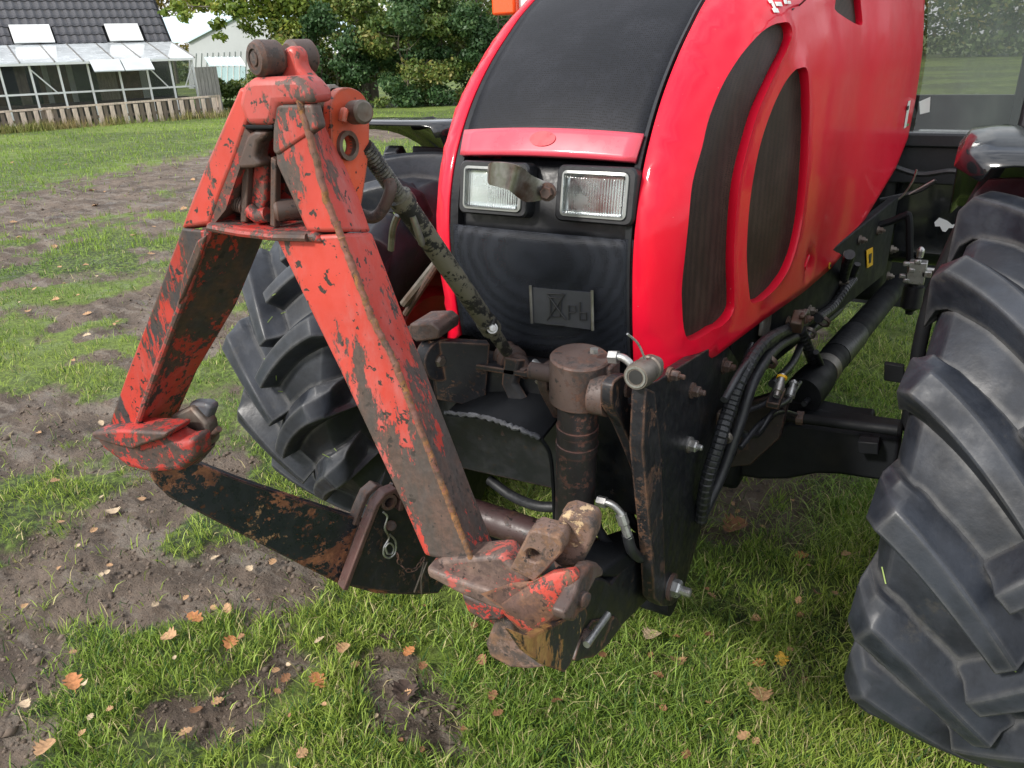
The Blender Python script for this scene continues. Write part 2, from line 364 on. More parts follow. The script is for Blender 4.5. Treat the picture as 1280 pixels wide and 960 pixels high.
def np_mesh(name, v, f, smooth=True):
    me = bpy.data.meshes.new(name); k = f.shape[1]; me.vertices.add(len(v)); me.vertices.foreach_set('co', v.astype(np.float32).ravel())
    me.loops.add(len(f)*k); me.loops.foreach_set('vertex_index', f.astype(np.int32).ravel()); me.polygons.add(len(f))
    me.polygons.foreach_set('loop_start', np.arange(0, len(f)*k, k, dtype=np.int32)); 
    try: me.polygons.foreach_set('loop_total', np.full(len(f), k, dtype=np.int32))
    except Exception: pass
    me.update(calc_edges=True)
    if smooth: me.polygons.foreach_set('use_smooth', np.ones(len(f), dtype=bool))
    return me
verts = np.vstack([verts, [[CX0, CY0, -.01]]]); 
gm_ = np_mesh('ground', verts, quads); at = gm_.attributes.new('turf', 'FLOAT', 'POINT'); at.data.foreach_set('value', np.append(gg.reshape(-1), 1.).astype(np.float32))
def m_ground():
    m, t, b = newmat('ground_soil'); n = N(t); n.co = n.pos()
    a = t.nodes.new('ShaderNodeAttribute'); a.attribute_name = 'turf'; g = a.outputs['Fac']
    mud = n.mix(n.ramp(n.noise(2.2, 7, .65), .35, .65), (.085, .060, .043), (.20, .150, .112))
    mud = n.mix(n.ramp(n.noise(30, 5, .7, off=3), .55, .68), mud, (.06, .045, .035)); mud = n.mix(n.ramp(n.noise(2.2, 6, .7, (1, 3.5, 1), off=23), .52, .60, 0, .6), mud, (.26, .22, .18))
    mud = n.mix(n.ramp(n.noise(55, 4, .7, off=6), .62, .66, 0, .7), mud, (.28, .24, .19))
    tf = n.mix(n.ramp(n.noise(3.0, 6, .6), .35, .65), (.12, .19, .025), (.22, .31, .05))
    tf = n.mix(n.ramp(n.noise(28, 5, .75, off=5), .42, .62), (.035, .048, .014), tf)
    tf = n.mix(n.ramp(n.noise(.35, 3, off=9), .45, .6, 0, .5), tf, (.22, .30, .05))
    gn = n.math('ADD', g, n.math('MULTIPLY', n.math('SUBTRACT', n.noise(38, 6, .75, off=1), .5), .9))
    # near the camera the blades are modelled, so the sheet below stays soil-dark; far off the turf colour takes over
    c = n.mix(n.ramp(gn, .25, .7), mud, tf); n.l(c, b.inputs['Base Color'])
    wet = n.ramp(n.noise(4, 5, .6, off=13), .5, .68); n.l(n.ramp(wet, 0, 1, .85, .32), b.inputs['Roughness'])
    h = n.math('ADD', n.noise(45, 8, .75), n.math('MULTIPLY', n.noise(9, 6, .6), 2.)); n.l(n.bump(h, .9, .035), b.inputs['Normal']); return m
M['ground'] = m_ground(); gm_.materials.append(M['ground']); go = bpy.data.objects.new('ground', gm_); COL.objects.link(go); tag(go, kind='structure')
# ------------------------------------------------------------------ grass blades (stuff)
def m_blade():
    m, t, b = newmat('grass_blade'); n = N(t); a = t.nodes.new('ShaderNodeAttribute'); a.attribute_name = 'tint'
    n.l(a.outputs['Color'], b.inputs['Base Color']); b.inputs['Roughness'].default_value = .55; b.inputs['Specular IOR Level'].default_value = .35
    tr = t.nodes.new('ShaderNodeBsdfTranslucent'); n.l(a.outputs['Color'], tr.inputs['Color']); ms = t.nodes.new('ShaderNodeMixShader'); ms.inputs[0].default_value = .25
    o = t.nodes['Material Output']; n.l(b.outputs[0], ms.inputs[1]); n.l(tr.outputs[0], ms.inputs[2]); n.l(ms.outputs[0], o.inputs['Surface']); return m
M['blade'] = m_blade()
fwn = np.array(fw); RTn = np.array(RT); UPn = np.array(UP); Cn = np.array(CAM)
def ground_xy(u, v):
    d = fwn[None]*FPX+RTn[None]*(u-640)[:, None]-UPn[None]*(v-480)[:, None]; t = -CAM.z/d[:, 2]; return Cn[0]+d[:, 0]*t, Cn[1]+d[:, 1]*t
def blades(name, x, y, lmin, lmax, wmul, lean=.5, cols=None, seed=0, flat=0., pix=1.1, zoff=0.):
    r = np.random.default_rng(seed); n = len(x); g = grassiness(x, y); z = height(x, y, g)+zoff
    dist = np.sqrt((x-CX0)**2+(y-CY0)**2+1.6**2)
    L = r.uniform(lmin, lmax, n)*(.55+.6*fbm(x, y, 3., 3, 61)); wd = np.maximum(r.uniform(.0016, .0032, n)*wmul, dist/FPX*pix*.55)
    az = r.uniform(0, 2*pi, n)+2.5*fbm(x, y, 1.2, 2, 71); ln = np.clip(r.normal(lean, .28, n), .05, 1.35)+flat
    ln = np.minimum(ln, 1.45)
    d = np.stack([np.cos(az), np.sin(az)], -1); side = np.stack([-np.sin(az), np.cos(az)], -1)
    # face the blade sideways at a random angle
    tw = r.uniform(0, 2*pi, n); side = np.stack([np.cos(tw), np.sin(tw)], -1)
    base = np.stack([x, y, z-.004], -1)
    def pt(f, lnf):  # along the bent blade
        o = base.copy(); o[:, :2] += d*(L*f*np.sin(lnf))[:, None]; o[:, 2] += L*f*np.cos(lnf)+.002; return o
    m1 = pt(.5, ln*.7); tp_ = pt(1.0, ln*1.02); s3 = np.concatenate([side*wd[:, None]*.5, np.zeros((n, 1))], -1)
    v = np.stack([base-s3, base+s3, m1+s3*.85, m1-s3*.85, tp_], 1).reshape(-1, 3)
    b_ = np.arange(n)*5; f = np.concatenate([np.stack([b_, b_+1, b_+2], -1), np.stack([b_, b_+2, b_+3], -1), np.stack([b_+3, b_+2, b_+4], -1)])
    me = np_mesh(name, v, f, False); at = me.attributes.new('tint', 'FLOAT_COLOR', 'POINT')
    A = np.array(cols); k = r.random(n); patch = np.clip((fbm(x, y, .8, 3, 81)-.35)*3, 0, 1)
    c = A[0][None]*(1-patch[:, None])+A[1][None]*patch[:, None]
    straw = k > .90; c[straw] = A[2]; dk = k < .22; c[dk] = A[3]; c = c*r.uniform(.75, 1.25, n)[:, None]
    c4 = np.concatenate([c, np.ones((n, 1))], -1); at.data.foreach_set('color', np.repeat(c4, 5, 0).astype(np.float32).ravel())
    me.materials.append(M['blade']); o = bpy.data.objects.new(name, me); COL.objects.link(o); tag(o, kind='stuff'); return o
GC = [(.15, .26, .035), (.33, .43, .075), (.55, .47, .24), (.045, .11, .022)]
n0 = 800000; u = rng.uniform(-260, 1800, n0); v = rng.uniform(140, 1160, n0); x, y = ground_xy(u, v)
g = grassiness(x, y); cl = fbm(x, y, 9, 3, 91); keep = rng.random(n0) < np.clip((g*1.2-.14), .035, 1)*np.clip((cl-.30)*3.4, .08, 1)
lf_ = np.clip((-(x-CX0)*np.cos(YAW)-(y-CY0)*np.sin(YAW)+.1)/1.2, 0, 1)*np.clip(1-(np.hypot(x-CX0, y-CY0)-6)/5, 0, 1); keep &= (rng.random(n0) > .45*lf_) & (np.hypot(x-CX0, y-CY0) > .5)
# nothing grows under the tyres
keep &= ~((np.abs(x-.95) < .2) & (np.abs(y+.16) < .18)) & ~((np.abs(x+.93) < .2) & (np.abs(y) < .18))
x, y = x[keep], y[keep]; print('blades', len(x))
dd = np.hypot(x-CX0, y-CY0); nearm = dd < 8
gs = blades('short_grass', x[nearm], y[nearm], .026, .078, 1.35, .72, GC, 1); tag(gs, 'short green lawn grass with bare patches around the tractor', 'grass')
gs2 = blades('field_grass', x[~nearm], y[~nearm], .05, .10, 1.3, .4, [(.20, .33, .035), (.30, .43, .06), (.34, .34, .11), (.13, .22, .025)], 2); tag(gs2, 'bright green grass of the field beyond the muddy track', 'grass')
# longer flattened grass below the tractor and right of it
n1 = 54000; u = rng.uniform(560, 1480, n1); v = rng.uniform(330, 900, n1); x, y = ground_xy(u, v); k = rng.random(n1) < np.clip((fbm(x, y, 2.2, 3, 12)-.33)*4, .05, 1)*np.where(v > 780, .35, 1)
k &= ~((np.abs(x-.95) < .2) & (np.abs(y+.16) < .18)) & ~((np.abs(x+.93) < .2) & (np.abs(y) < .18))
lg = blades('long_grass', x[k], y[k], .07, .17, 1.1, 1.05, [(.17, .29, .045), (.33, .42, .10), (.50, .46, .22), (.08, .15, .035)], 5, .12); tag(lg, 'long flattened grass lying under and beside the tractor', 'grass')
# ------------------------------------------------------------------ fallen leaves
def leaf_mesh(kind):
    r = random.Random(kind); m_ = []; n = 9; lob = r.choice([4, 5]); L = []
    for i in range(29):
        t = i/28; s_ = 1 if i < 14 else -1; tt = (t*2 if t < .5 else (1-t)*2)
        wd = .42*math.sin(pi*min(1, tt*.93+.05))**.8*(.45+.6*abs(math.sin(tt*pi*lob)))*(1 if kind % 3 else 1.2)
        L.append((s_*wd if t < .5 else -wd, tt-.5))
    mb = MB(); curl = r.uniform(.4, 1.8); tw = r.uniform(-.6, .6)
    def z(a, b): return curl*(a*a)*1.2+.25*curl*b*b+tw*a*b
    rim = [V(a, b, z(a, b)) for a, b in L]; sp_ = [V(0, -.5+i/7, z(0, -.5+i/7)-.02) for i in range(8)]
    mb.v = [tuple(p) for p in rim+sp_]; o = len(rim)
    def sp_i(b): return o+int(round((b+.5)*7))
    for i in range(28):
        a, b = i, i+1; p, q = sp_i(L[a][1]), sp_i(L[b][1])
        mb.f.append((a, b, q)); 
        if p != q: mb.f.append((a, q, p))
    for i in range(5):
        pass
    w_ = .012; k0 = len(mb.v); mb.v += [(-w_, -.5, z(0, -.5)), (w_, -.5, z(0, -.5)), (w_*.6, -.78, z(0, -.5)+.08), (-w_*.6, -.78, z(0, -.5)+.08)]; mb.f.append((k0, k0+1, k0+2, k0+3))
    me = bpy.data.meshes.new('fallen_leaf'); me.from_pydata(mb.v, [], mb.f); me.validate()
    for p in me.polygons: p.use_smooth = True
    return me
LM = {'tan': plain('leaf_tan', (.40, .235, .12), .7, 0, .25, 6, .4), 'pale': plain('leaf_pale', (.50, .38, .25), .7, 0, .2, 6, .4), 'brown': plain('leaf_brown', (.24, .115, .055), .7, 0, .3, 6, .4), 'yellow': plain('leaf_yellow', (.62, .36, .05), .6, 0, .2, 6, .3), 'orange': plain('leaf_orange', (.46, .19, .07), .65, 0, .25, 6, .4), 'dark': plain('leaf_dark', (.07, .045, .035), .7, 0, .3, 6, .4)}
LMESH = {}
def leaf(px, py, size, col, label=None, group=None):
    k = random.randrange(7)
    if (k, col) not in LMESH:
        me = leaf_mesh(k); me.materials.append(LM[col]); LMESH[(k, col)] = me
    o = bpy.data.objects.new('fallen_leaf', LMESH[(k, col)]); COL.objects.link(o); p = P(px, py, Z=0)
    X_ = np.array([p.x]); Y_ = np.array([p.y]); g_ = grassiness(X_, Y_); z_ = float(height(X_, Y_, g_)[0])
    o.location = (p.x, p.y, z_+.012+.022*float(g_[0])); s_ = size/pxm(p); o.scale = (s_, s_, s_*.7)
    o.rotation_euler = (random.gauss(0, .22), random.gauss(0, .22), random.uniform(0, 6.28)); tag(o, label, 'leaf', group)
named = [(976, 829, 22, 'yellow', 'bright yellow curled leaf lying left of the right front tyre'), (950, 880, 30, 'tan', 'large tan oak leaf standing up in grass near the bottom, left of the right tyre'),
         (928, 932, 20, 'tan', 'tan leaf near the bottom edge below the large oak leaf'), (1001, 703, 17, 'orange', 'small orange leaf in grass just left of the right tyre, below the axle'),
         (847, 836, 22, 'tan', 'tan leaf right of the lower hook plate of the red frame'), (814, 806, 26, 'pale', 'pale ragged leaf just right of the steel lock pin'),
         (918, 662, 34, 'brown', 'large dark brown crumpled leaf right of the black side plate'), (948, 838, 16, 'orange', 'orange leaf next to the bright yellow leaf'),
         (94, 862, 28, 'orange', 'orange oak leaf at the lower left in the grass'), (62, 948, 28, 'tan', 'tan leaf touching the bottom left edge of the lawn'),
         (245, 778, 22, 'orange', 'orange leaf lying between mud and grass left of centre'), (214, 806, 22, 'tan', 'reddish tan leaf below left of the orange leaf in the lawn'),
         (288, 804, 20, 'orange', 'small upright orange leaf in the lawn under the black arm'), (400, 857, 24, 'orange', 'orange leaf on the dark mud patch below the hitch'), (394, 853, 18, 'brown', 'brown leaf half under the orange leaf on dark mud'),
         (511, 816, 18, 'orange', 'small orange leaf directly below the right foot of the red frame'), (430, 818, 20, 'tan', 'tan leaf below the chain and clip'), (140, 636, 20, 'pale', 'pale leaf on bare mud below the left foot'),
         (245, 888, 20, 'brown', 'brown leaf at the bottom left beside bare soil'), (484, 802, 20, 'dark', 'dark wet leaf under the hitch on bare soil'), (505, 868, 36, 'dark', 'big dark wet leaf clump on black mud below the red frame')]
for (a, b, c, d, e) in named: leaf(a, b, c, d, e)
grp = [('tan', 'small tan leaf lying in the lawn at left, one of many alike', 'tan leaves strewn on the left lawn', (0, 300, 520, 960), 46), ('pale', 'small pale dry leaf on the muddy ground at left', 'pale leaves strewn on the left ground', (0, 300, 480, 930), 34),
       ('brown', 'small brown leaf in the grass at the front of the tractor', 'brown leaves in the front grass', (300, 740, 1060, 955), 30), ('tan', 'small tan leaf in the grass below the tractor', 'tan leaves under the tractor', (860, 600, 1070, 940), 16), ('tan', 'tiny tan leaf on the far muddy track', 'tan leaves on the far track', (0, 200, 260, 420), 34)]
for col, lb_, gp_, (x0, y0_, x1, y1_), n in grp:
    for _ in range(n):
        a, b = random.uniform(x0, x1), random.uniform(y0_, y1_); leaf(a, b, random.uniform(7, 17)*(.5+.5*(b-200)/700), col, lb_, gp_)
# mud clods on bare patches (stuff)
nc = 15000; u = rng.uniform(-100, 1300, nc); v = rng.uniform(165, 1000, nc); x, y = ground_xy(u, v); g = grassiness(x, y); k = (g < .5) & (np.hypot(x-CX0, y-CY0) < 14); x, y, g = x[k], y[k], g[k]; n = len(x)
z = height(x, y, g); dist = np.hypot(x-CX0, y-CY0); s_ = rng.gamma(2., .0022, n)+dist*.0009; s_ = np.minimum(s_, .028)
octv = np.array([(1, 0, 0), (0, 1, 0), (-1, 0, 0), (0, -1, 0), (0, 0, .7), (0, 0, -.5)]); of = np.array([(0, 1, 4), (1, 2, 4), (2, 3, 4), (3, 0, 4), (1, 0, 5), (2, 1, 5), (3, 2, 5), (0, 3, 5)])
vv = octv[None]*s_[:, None, None]*rng.uniform(.6, 1.4, (n, 6, 3)); vv[:, :, 0] += x[:, None]; vv[:, :, 1] += y[:, None]; vv[:, :, 2] += z[:, None]
ff = (of[None]+6*np.arange(n)[:, None, None]).reshape(-1, 3); cm = np_mesh('mud_clods', vv.reshape(-1, 3), ff, False)
cm.materials.append(plain('clod_soil', (.12, .09, .068), .85, 0, .3, 12, .5, dirt=(.2, .155, .12))); co = bpy.data.objects.new('mud_clods', cm); COL.objects.link(co); tag(co, 'small clods of churned soil on the muddy tracks', 'soil', None, 'stuff')

# ================================================================== HOUSE, FENCE, BARN
FA, FB = P(0, 166, Z=0), P(275, 146, Z=0); e_ = V(FB.x-FA.x, FB.y-FA.y, 0).normalized(); nb = V(-e_.y, e_.x, 0)   # nb points away from the camera
if nb.dot(V(FA.x-CAM.x, FA.y-CAM.y, 0)) < 0: nb = -nb
def Wp(x, y, off): return P(x, y, pl=(FA+nb*off, nb))
def wood(name, c): 
    m, t, b = newmat(name); n = N(t)
    col = n.mix(n.ramp(n.noise(6, 7, .7, (6, 6, .6)), .35, .65), tuple(v*.6 for v in c), c)
    col = n.mix(n.ramp(n.noise(2, 4, off=4), .5, .7, 0, .6), col, (.16, .15, .10)); n.l(col, b.inputs['Base Color']); b.inputs['Roughness'].default_value = .85
    n.l(n.bump(n.noise(9, 6, .7, (6, 6, .5)), .5, .004), b.inputs['Normal']); return m
M['picket'] = wood('picket_wood', (.78, .63, .52)); M['picket_dark'] = wood('picket_dark', (.24, .19, .15)); M['board_grey'] = wood('board_grey', (.30, .29, .27))
M['white_frame'] = plain('white_frame', (.78, .79, .78), .45, 0, .06, 3, .05)
fence = thing('picket_fence', 'low weathered wooden picket fence along the far side of the lawn', 'fence', tuple(FA))
s0 = (Wp(-240, 180, 0)-FA).dot(e_); s1 = (Wp(276, 146, 0)-FA).dot(e_)
def ft(s_):  # fence top height at s
    return zt0+(zt1-zt0)*(s_/s1)
zt0 = Wp(0, 139, 0).z; zt1 = Wp(272, 119, 0).z
pm = {}
def box_mesh(name, size, mat, key):
    if key in pm: return pm[key]
    mb = MB(); mb.box((0, 0, size[2]/2), size); o = mb.build(name, mat, None, bevel=0); me = o.data; bpy.data.objects.remove(o); pm[key] = me; return me
def place(name, me, loc, ang, parent, scale=(1, 1, 1), tilt=0):
    o = bpy.data.objects.new(name, me); COL.objects.link(o); o.parent = parent
    if parent.type == 'EMPTY': o.matrix_parent_inverse = Matrix.Translation(-parent.location)
    o.location = loc; o.rotation_euler = (0, tilt, ang); o.scale = scale; return o
ea = math.atan2(e_.y, e_.x); step = .158; i = 0; s_ = s0
while s_ < s1:
    h_ = ft(s_)-.06; wd = .115*(1 if i % 2 else .9); me = box_mesh('picket', (.115, .022, 1.0), 'picket' if i % 2 else 'picket_dark', ('pk', i % 2))  # every other picket, set back, carries the gaps' shade in its dark colour
    place('picket', me, FA+e_*s_+nb*(.0 if i % 2 else .05)+V(0, 0, -.05), ea, fence, (wd/.115*random.uniform(.9, 1.08), 1, h_+.05+random.uniform(-.015, .01)), random.gauss(0, .012)); s_ += step/ (1 if i % 2 else 1); i += 1
L = (s1-s0); mid = (s0+s1)/2
MB().prism([FA+e_*s0+V(0, 0, ft(s0)-.05), FA+e_*s1+V(0, 0, ft(s1)-.05), FA+e_*s1+V(0, 0, ft(s1)), FA+e_*s0+V(0, 0, ft(s0))], nb*.09).build('cap_rail', 'picket', fence)
MB().prism([FA+e_*s0+nb*.06+V(0, 0, .2), FA+e_*s1+nb*.06+V(0, 0, .2), FA+e_*s1+nb*.06+V(0, 0, .27), FA+e_*s0+nb*.06+V(0, 0, .27)], nb*.04).build('lower_rail', 'picket_dark', fence)
for s_ in (s1+.05, (s0+s1)*.5+.4, s1*.2):
    MB().box(FA+e_*s_+nb*.12+V(0, 0, ft(s_)*.5), (.1, .1, ft(s_)), Matrix.Rotation(ea, 3, 'Z')).build('post', 'picket', fence)
# tall board screen at the right end
bs = thing('board_screen', 'tall grey board screen between the glazed veranda and the fence end', 'fence', tuple(FB))
for i in range(6):
    x0 = 243+i*4.6; a_, b_ = Wp(x0, 84-i*.2, .5), Wp(x0+4.3, 84-i*.2, .5); a2 = Wp(x0, 124, .5).z
    MB().prism([V(a_.x, a_.y, a2-.4), V(b_.x, b_.y, a2-.4), V(b_.x, b_.y, b_.z), V(a_.x, a_.y, a_.z)], nb*(.03+.02*(i % 2))).build('board', 'board_grey', bs)
# house
HO = thing('house', 'long house with dark tiled roof and a glazed veranda behind the picket fence', 'house', tuple(Wp(0, 150, 3)))
V1 = 1.1      # veranda front plane behind the fence
def up(p, q, off): return Wp(p, q, off)
S = lambda x, y, off: (Wp(x, y, off)-FA).dot(e_)
sL = S(-260, 90, V1); sR = S(243, 90, V1)
ze0 = Wp(0, 81, V1).z; ze1 = Wp(240, 72, V1).z; zev = (ze0+ze1)/2
# back wall of the veranda; eave line of the tiles
V2 = V1+2.6
zb0 = Wp(0, 57, V2).z; zb1 = Wp(208, 53, V2).z; zbk = (zb0+zb1)/2; sR2 = S(212, 54, V2); sL2 = sL-3
print('veranda', zev, zbk, 'ends', sR, sR2)
Q = lambda s_, off, z: FA+e_*s_+nb*off+V(0, 0, z)
brick = plain('house_brick', (.24, .13, .09), .8, 0, .25, 6, .4)
wall = MB().prism([Q(sL2, V2+.05, 0), Q(sR2-.05, V2+.05, 0), Q(sR2-.05, V2+.05, zbk), Q(sL2, V2+.05, zbk)], nb*.25).build('wall', brick, HO)
# windows and doors in that wall seen through the veranda
for sx0, sx1, mt in ((S(55, 100, V2), S(62, 100, V2), 'white_frame'), (S(86, 100, V2), S(93, 100, V2), 'white_frame'), (S(20, 100, V2), S(34, 100, V2), 'picket'), (S(122, 100, V2), S(146, 100, V2), 'picket'), (S(176, 100, V2), S(184, 100, V2), 'white_frame')):
    MB().prism([Q(sx0, V2, .1), Q(sx1, V2, .1), Q(sx1, V2, 2.0), Q(sx0, V2, 2.0)], nb*.05).build('door' if mt == 'picket' else 'window_frame', mt, HO)
for k in range(9):
    sx = sL2+1.4+k*2.0
    if sx > sR2-1: break
    MB().prism([Q(sx, V2+.02, .4), Q(sx+1.0, V2+.02, .4), Q(sx+1.0, V2+.02, 1.9), Q(sx, V2+.02, 1.9)], nb*.03).build('window', 'black_gloss', HO)
# tiled roof
slope = rad(47); rows = 9; rt = .34; tw_ = .235
up_dir = (nb*cos(slope)+V(0, 0, sin(slope))); 
MB().prism([Q(sL2, V2-.1, zbk-.04), Q(sR2, V2-.1, zbk-.04), Q(sR2, V2-.1, zbk-.04)+up_dir*rows*rt, Q(sL2, V2-.1, zbk-.04)+up_dir*rows*rt], nb*.2+V(0, 0, -.15)).build('roof', 'black_metal', HO)
roof = [o for o in HO.children if o.name.startswith('roof')][0]
M['tile'] = plain('roof_tile', (.055, .055, .062), .30, 0, .35, 5, .2, dirt=(.14, .13, .12), dirt_amt=.5)
tm = MB(); NX = 5
for i in range(NX+1):
    u_ = i/NX; hh = .035*math.sin(pi*min(1, u_*1.3))**2+.012
    tm.v += [(u_*tw_, 0, hh), (u_*tw_, rt*1.08, hh+.0), (u_*tw_, 0, hh-.03), ]
for i in range(NX): tm.f += [(3*i, 3*i+3, 3*i+4, 3*i+1), (3*i+2, 3*i+5, 3*i+3, 3*i)]
to = tm.build('tile', 'tile', None, smooth=True); tme = to.data; bpy.data.objects.remove(to)
R3 = Matrix((e_, up_dir, e_.cross(up_dir))).transposed(); 
if R3.col[2].z < 0: pass
nrm = e_.cross(up_dir); 
if nrm.z < 0: nrm = -nrm
lights = [(S(15, 45, V2), S(66, 45, V2)), (S(134, 40, V2), S(176, 40, V2))]
cnt = 0
for r_ in range(rows):
    zrow = Q(0, V2-.12, zbk)+up_dir*(r_*rt)+nrm*.02
    s_ = sR2-tw_
    while s_ > sL2+2 and cnt < 296:
        skip = False
        if r_ < 2:
            for a_, b_ in lights:
                if a_-.1 < s_+r_*.06 < b_-.05: skip = True
        if not skip:
            o = bpy.data.objects.new('tile', tme); COL.objects.link(o); o.parent = roof
            mm = Matrix((e_, up_dir, nrm)).transposed().to_4x4(); mm.translation = Vector((0, 0, 0)); p_ = zrow+e_*(s_+random.uniform(-.004, .004)); mm.translation = p_+nrm*(.012*0); 
            tilt_m = Matrix.Rotation(rad(-3.5), 4, 'X'); o.matrix_local = mm @ tilt_m; cnt += 1
        s_ -= tw_
print('tiles', cnt)
for a_, b_ in lights:
    b0 = Q(a_, V2-.14, zbk+.02)+nrm*.05
    MB().prism([b0, b0+e_*(b_-a_), b0+e_*(b_-a_)+up_dir*rt*2.0, b0+up_dir*rt*2.0], nrm*.04).build('skylight', 'white_frame', roof)
# house end gable + verge
MB().prism([Q(sR2-.02, V2-.1, zbk-.05), Q(sR2+.05, V2-.1, zbk-.05), Q(sR2+.05, V2-.1, zbk-.05)+up_dir*rows*rt, Q(sR2-.02, V2-.1, zbk-.05)+up_dir*rows*rt], nrm*.08).build('verge', 'black_metal', HO)
MB().prism([Q(sR2-.1, V2+.1, 0), Q(sR2-.1, V2+5, 0), Q(sR2-.1, V2+5, 2.4), Q(sR2-.1, V2+2.3, 4.6), Q(sR2-.1, V2+.1, 2.3)], -e_*.2).build('gable_wall', brick, HO)
# veranda roof of translucent sheets
M['sheet'] = plain('roof_sheet', (.62, .66, .68), .22, 0, .15, 1.5, .05, coat=.5)
px_ = [-180, -130, -90, -48, -10, 24, 68, 104, 143, 177, 211, 243]; tops = [p-37+ (p-24)*0 for p in px_]
for a_, b_ in zip(px_, px_[1:]):
    A1, B1 = S(a_, 76, V1), S(b_, 76, V1)
    MB().prism([Q(A1, V1-.15, zev), Q(B1-.03, V1-.15, zev), Q(B1-.03, V2, zbk+.02), Q(A1, V2, zbk+.02)], V(0, 0, .02)).build('roof_sheet', 'sheet', HO)
    MB().prism([Q(B1-.035, V1-.16, zev-.01), Q(B1+.0, V1-.16, zev-.01), Q(B1+.0, V2, zbk+.01), Q(B1-.035, V2, zbk+.01)], V(0, 0, .045)).build('glazing_bar', 'steel', HO)
MB().prism([Q(sL, V1-.17, zev-.06), Q(sR, V1-.17, zev-.06), Q(sR, V1-.17, zev), Q(sL, V1-.17, zev)], nb*.1).build('gutter', 'white_frame', HO)
# opened roof vents
A1, B1 = S(112, 85, V1), S(188, 85, V1)
zv = Wp(150, 89, V1-.5).z
for k in range(2):
    a_ = A1+(B1-A1)*k/2; b_ = A1+(B1-A1)*(k+1)/2
    MB().prism([Q(a_+.01, V1-.17, zev+.01), Q(b_-.02, V1-.17, zev+.01), Q(b_-.02, V1-.65, zv), Q(a_+.01, V1-.65, zv)], V(0, 0, .03)).build('roof_vent', 'sheet', HO)
# posts, rails, panes of the veranda front
zr = lambda s_: 0
posts = [-170, -120, -80, -40, 0, 38, 74, 111, 149, 184, 214, 242]; ps = [S(p, 90, V1) for p in posts]
zrl = Wp(120, 115, V1).z
for k, s_ in enumerate(ps):
    MB().box(Q(s_, V1, zev/2), (.055, .06, zev), Matrix.Rotation(ea, 3, 'Z')).build('veranda_post', 'white_frame', HO)
for a_, b_ in zip(ps, ps[1:]):
    MB().prism([Q(a_+.03, V1-.02, zrl), Q(b_-.03, V1-.02, zrl), Q(b_-.03, V1-.02, zrl+.05), Q(a_+.03, V1-.02, zrl+.05)], nb*.04).build('mid_rail', 'white_frame', HO)
    MB().prism([Q(a_+.03, V1+.01, .05), Q(b_-.03, V1+.01, .05), Q(b_-.03, V1+.01, zev-.05), Q(a_+.03, V1+.01, zev-.05)], nb*.008).build('pane', 'house_glass', HO)
for a_, b_ in ((ps[5], ps[6]), (ps[9], ps[9]+(ps[10]-ps[9])), (ps[11], ps[10])):
    d_ = .8 if b_ > a_ else .5; p0_ = Q(a_, V1-.01, zev-.15); p1_ = Q(a_+(b_-a_)*d_, V1-.01, zrl)
    MB().tube([p0_, p1_], .02, 6).build('brace', 'white_frame', HO)
MB().box(Q((sL+sR)/2, V1+1.5, .3), (abs(sR-sL), .5, .5), Matrix.Rotation(ea, 3, 'Z')).build('planting_bench', 'picket_dark', HO)
# dry weeds along the fence
nw = 9000; s_ = rng.uniform(s0, s1+1, nw); o_ = rng.normal(-.25, .22, nw); x = FA.x+e_.x*s_+nb.x*o_; y = FA.y+e_.y*s_+nb.y*o_
k = rng.random(nw) < np.clip((fbm(x, y, .9, 3, 17)-.35)*4, .05, 1); x, y = x[k], y[k]
wd_ = blades('dry_weeds', x, y, .15, .42, 2.0, .45, [(.22, .24, .06), (.36, .28, .13), (.46, .37, .20), (.10, .12, .03)], 8, 0, 1.0); tag(wd_, 'dry straw coloured weeds growing along the picket fence', 'weeds')
# barn: gable end towards us, pale roof
def far(x, y, D):   # point at distance D along the view
    d = ray(x, y); return CAM+d*(D/d.dot(fw))
DB = 46
gp_ = [(236, 50), (258, 40), (304, 21), (330, 30), (356, 42), (356, 140), (236, 140)]
BN = thing('barn', 'pale grey metal barn with light blue roof behind the trees', 'barn', tuple(far(296, 110, DB)))
nbn = V(fw.x, fw.y, 0).normalized(); nbn = (Matrix.Rotation(rad(-18), 3, 'Z') @ nbn); pb = far(300, 60, DB)
Bp = lambda x, y: P(x, y, pl=(pb, nbn))
M['barn_wall'] = plain('barn_wall', (.40, .42, .43), .6, 0, .06, .6, .05); M['barn_roof'] = plain('barn_roof', (.52, .66, .72), .4, 0, .08, .5, .05)
gpts = [Bp(*q) for q in gp_]
MB().prism(gpts, nbn*.2).build('wall', 'barn_wall', BN)
for k in range(16):
    xx = 242+k*7; a_ = Bp(xx, 50+abs(304-xx)*.05); b_ = Bp(xx, 120); MB().prism([a_+V(0, 0, -.6), a_+V(0, 0, -.6)+(Bp(xx+1.0, 50)-Bp(xx, 50)), b_+(Bp(xx+1.0, 50)-Bp(xx, 50)), b_], -nbn*.05).build('wall_rib', 'barn_wall', BN)
rfa, rfb = Bp(304, 20), Bp(234, 53); ln_ = nbn*11
MB().prism([rfa, rfb, rfb+ln_, rfa+ln_], V(0, 0, .15)).build('roof', 'barn_roof', BN)
rfc = Bp(358, 42); MB().prism([rfa, rfc, rfc+ln_, rfa+ln_], V(0, 0, .15)).build('roof', 'barn_roof', BN)
dside = (Bp(310, 60)-Bp(300, 60)).normalized()
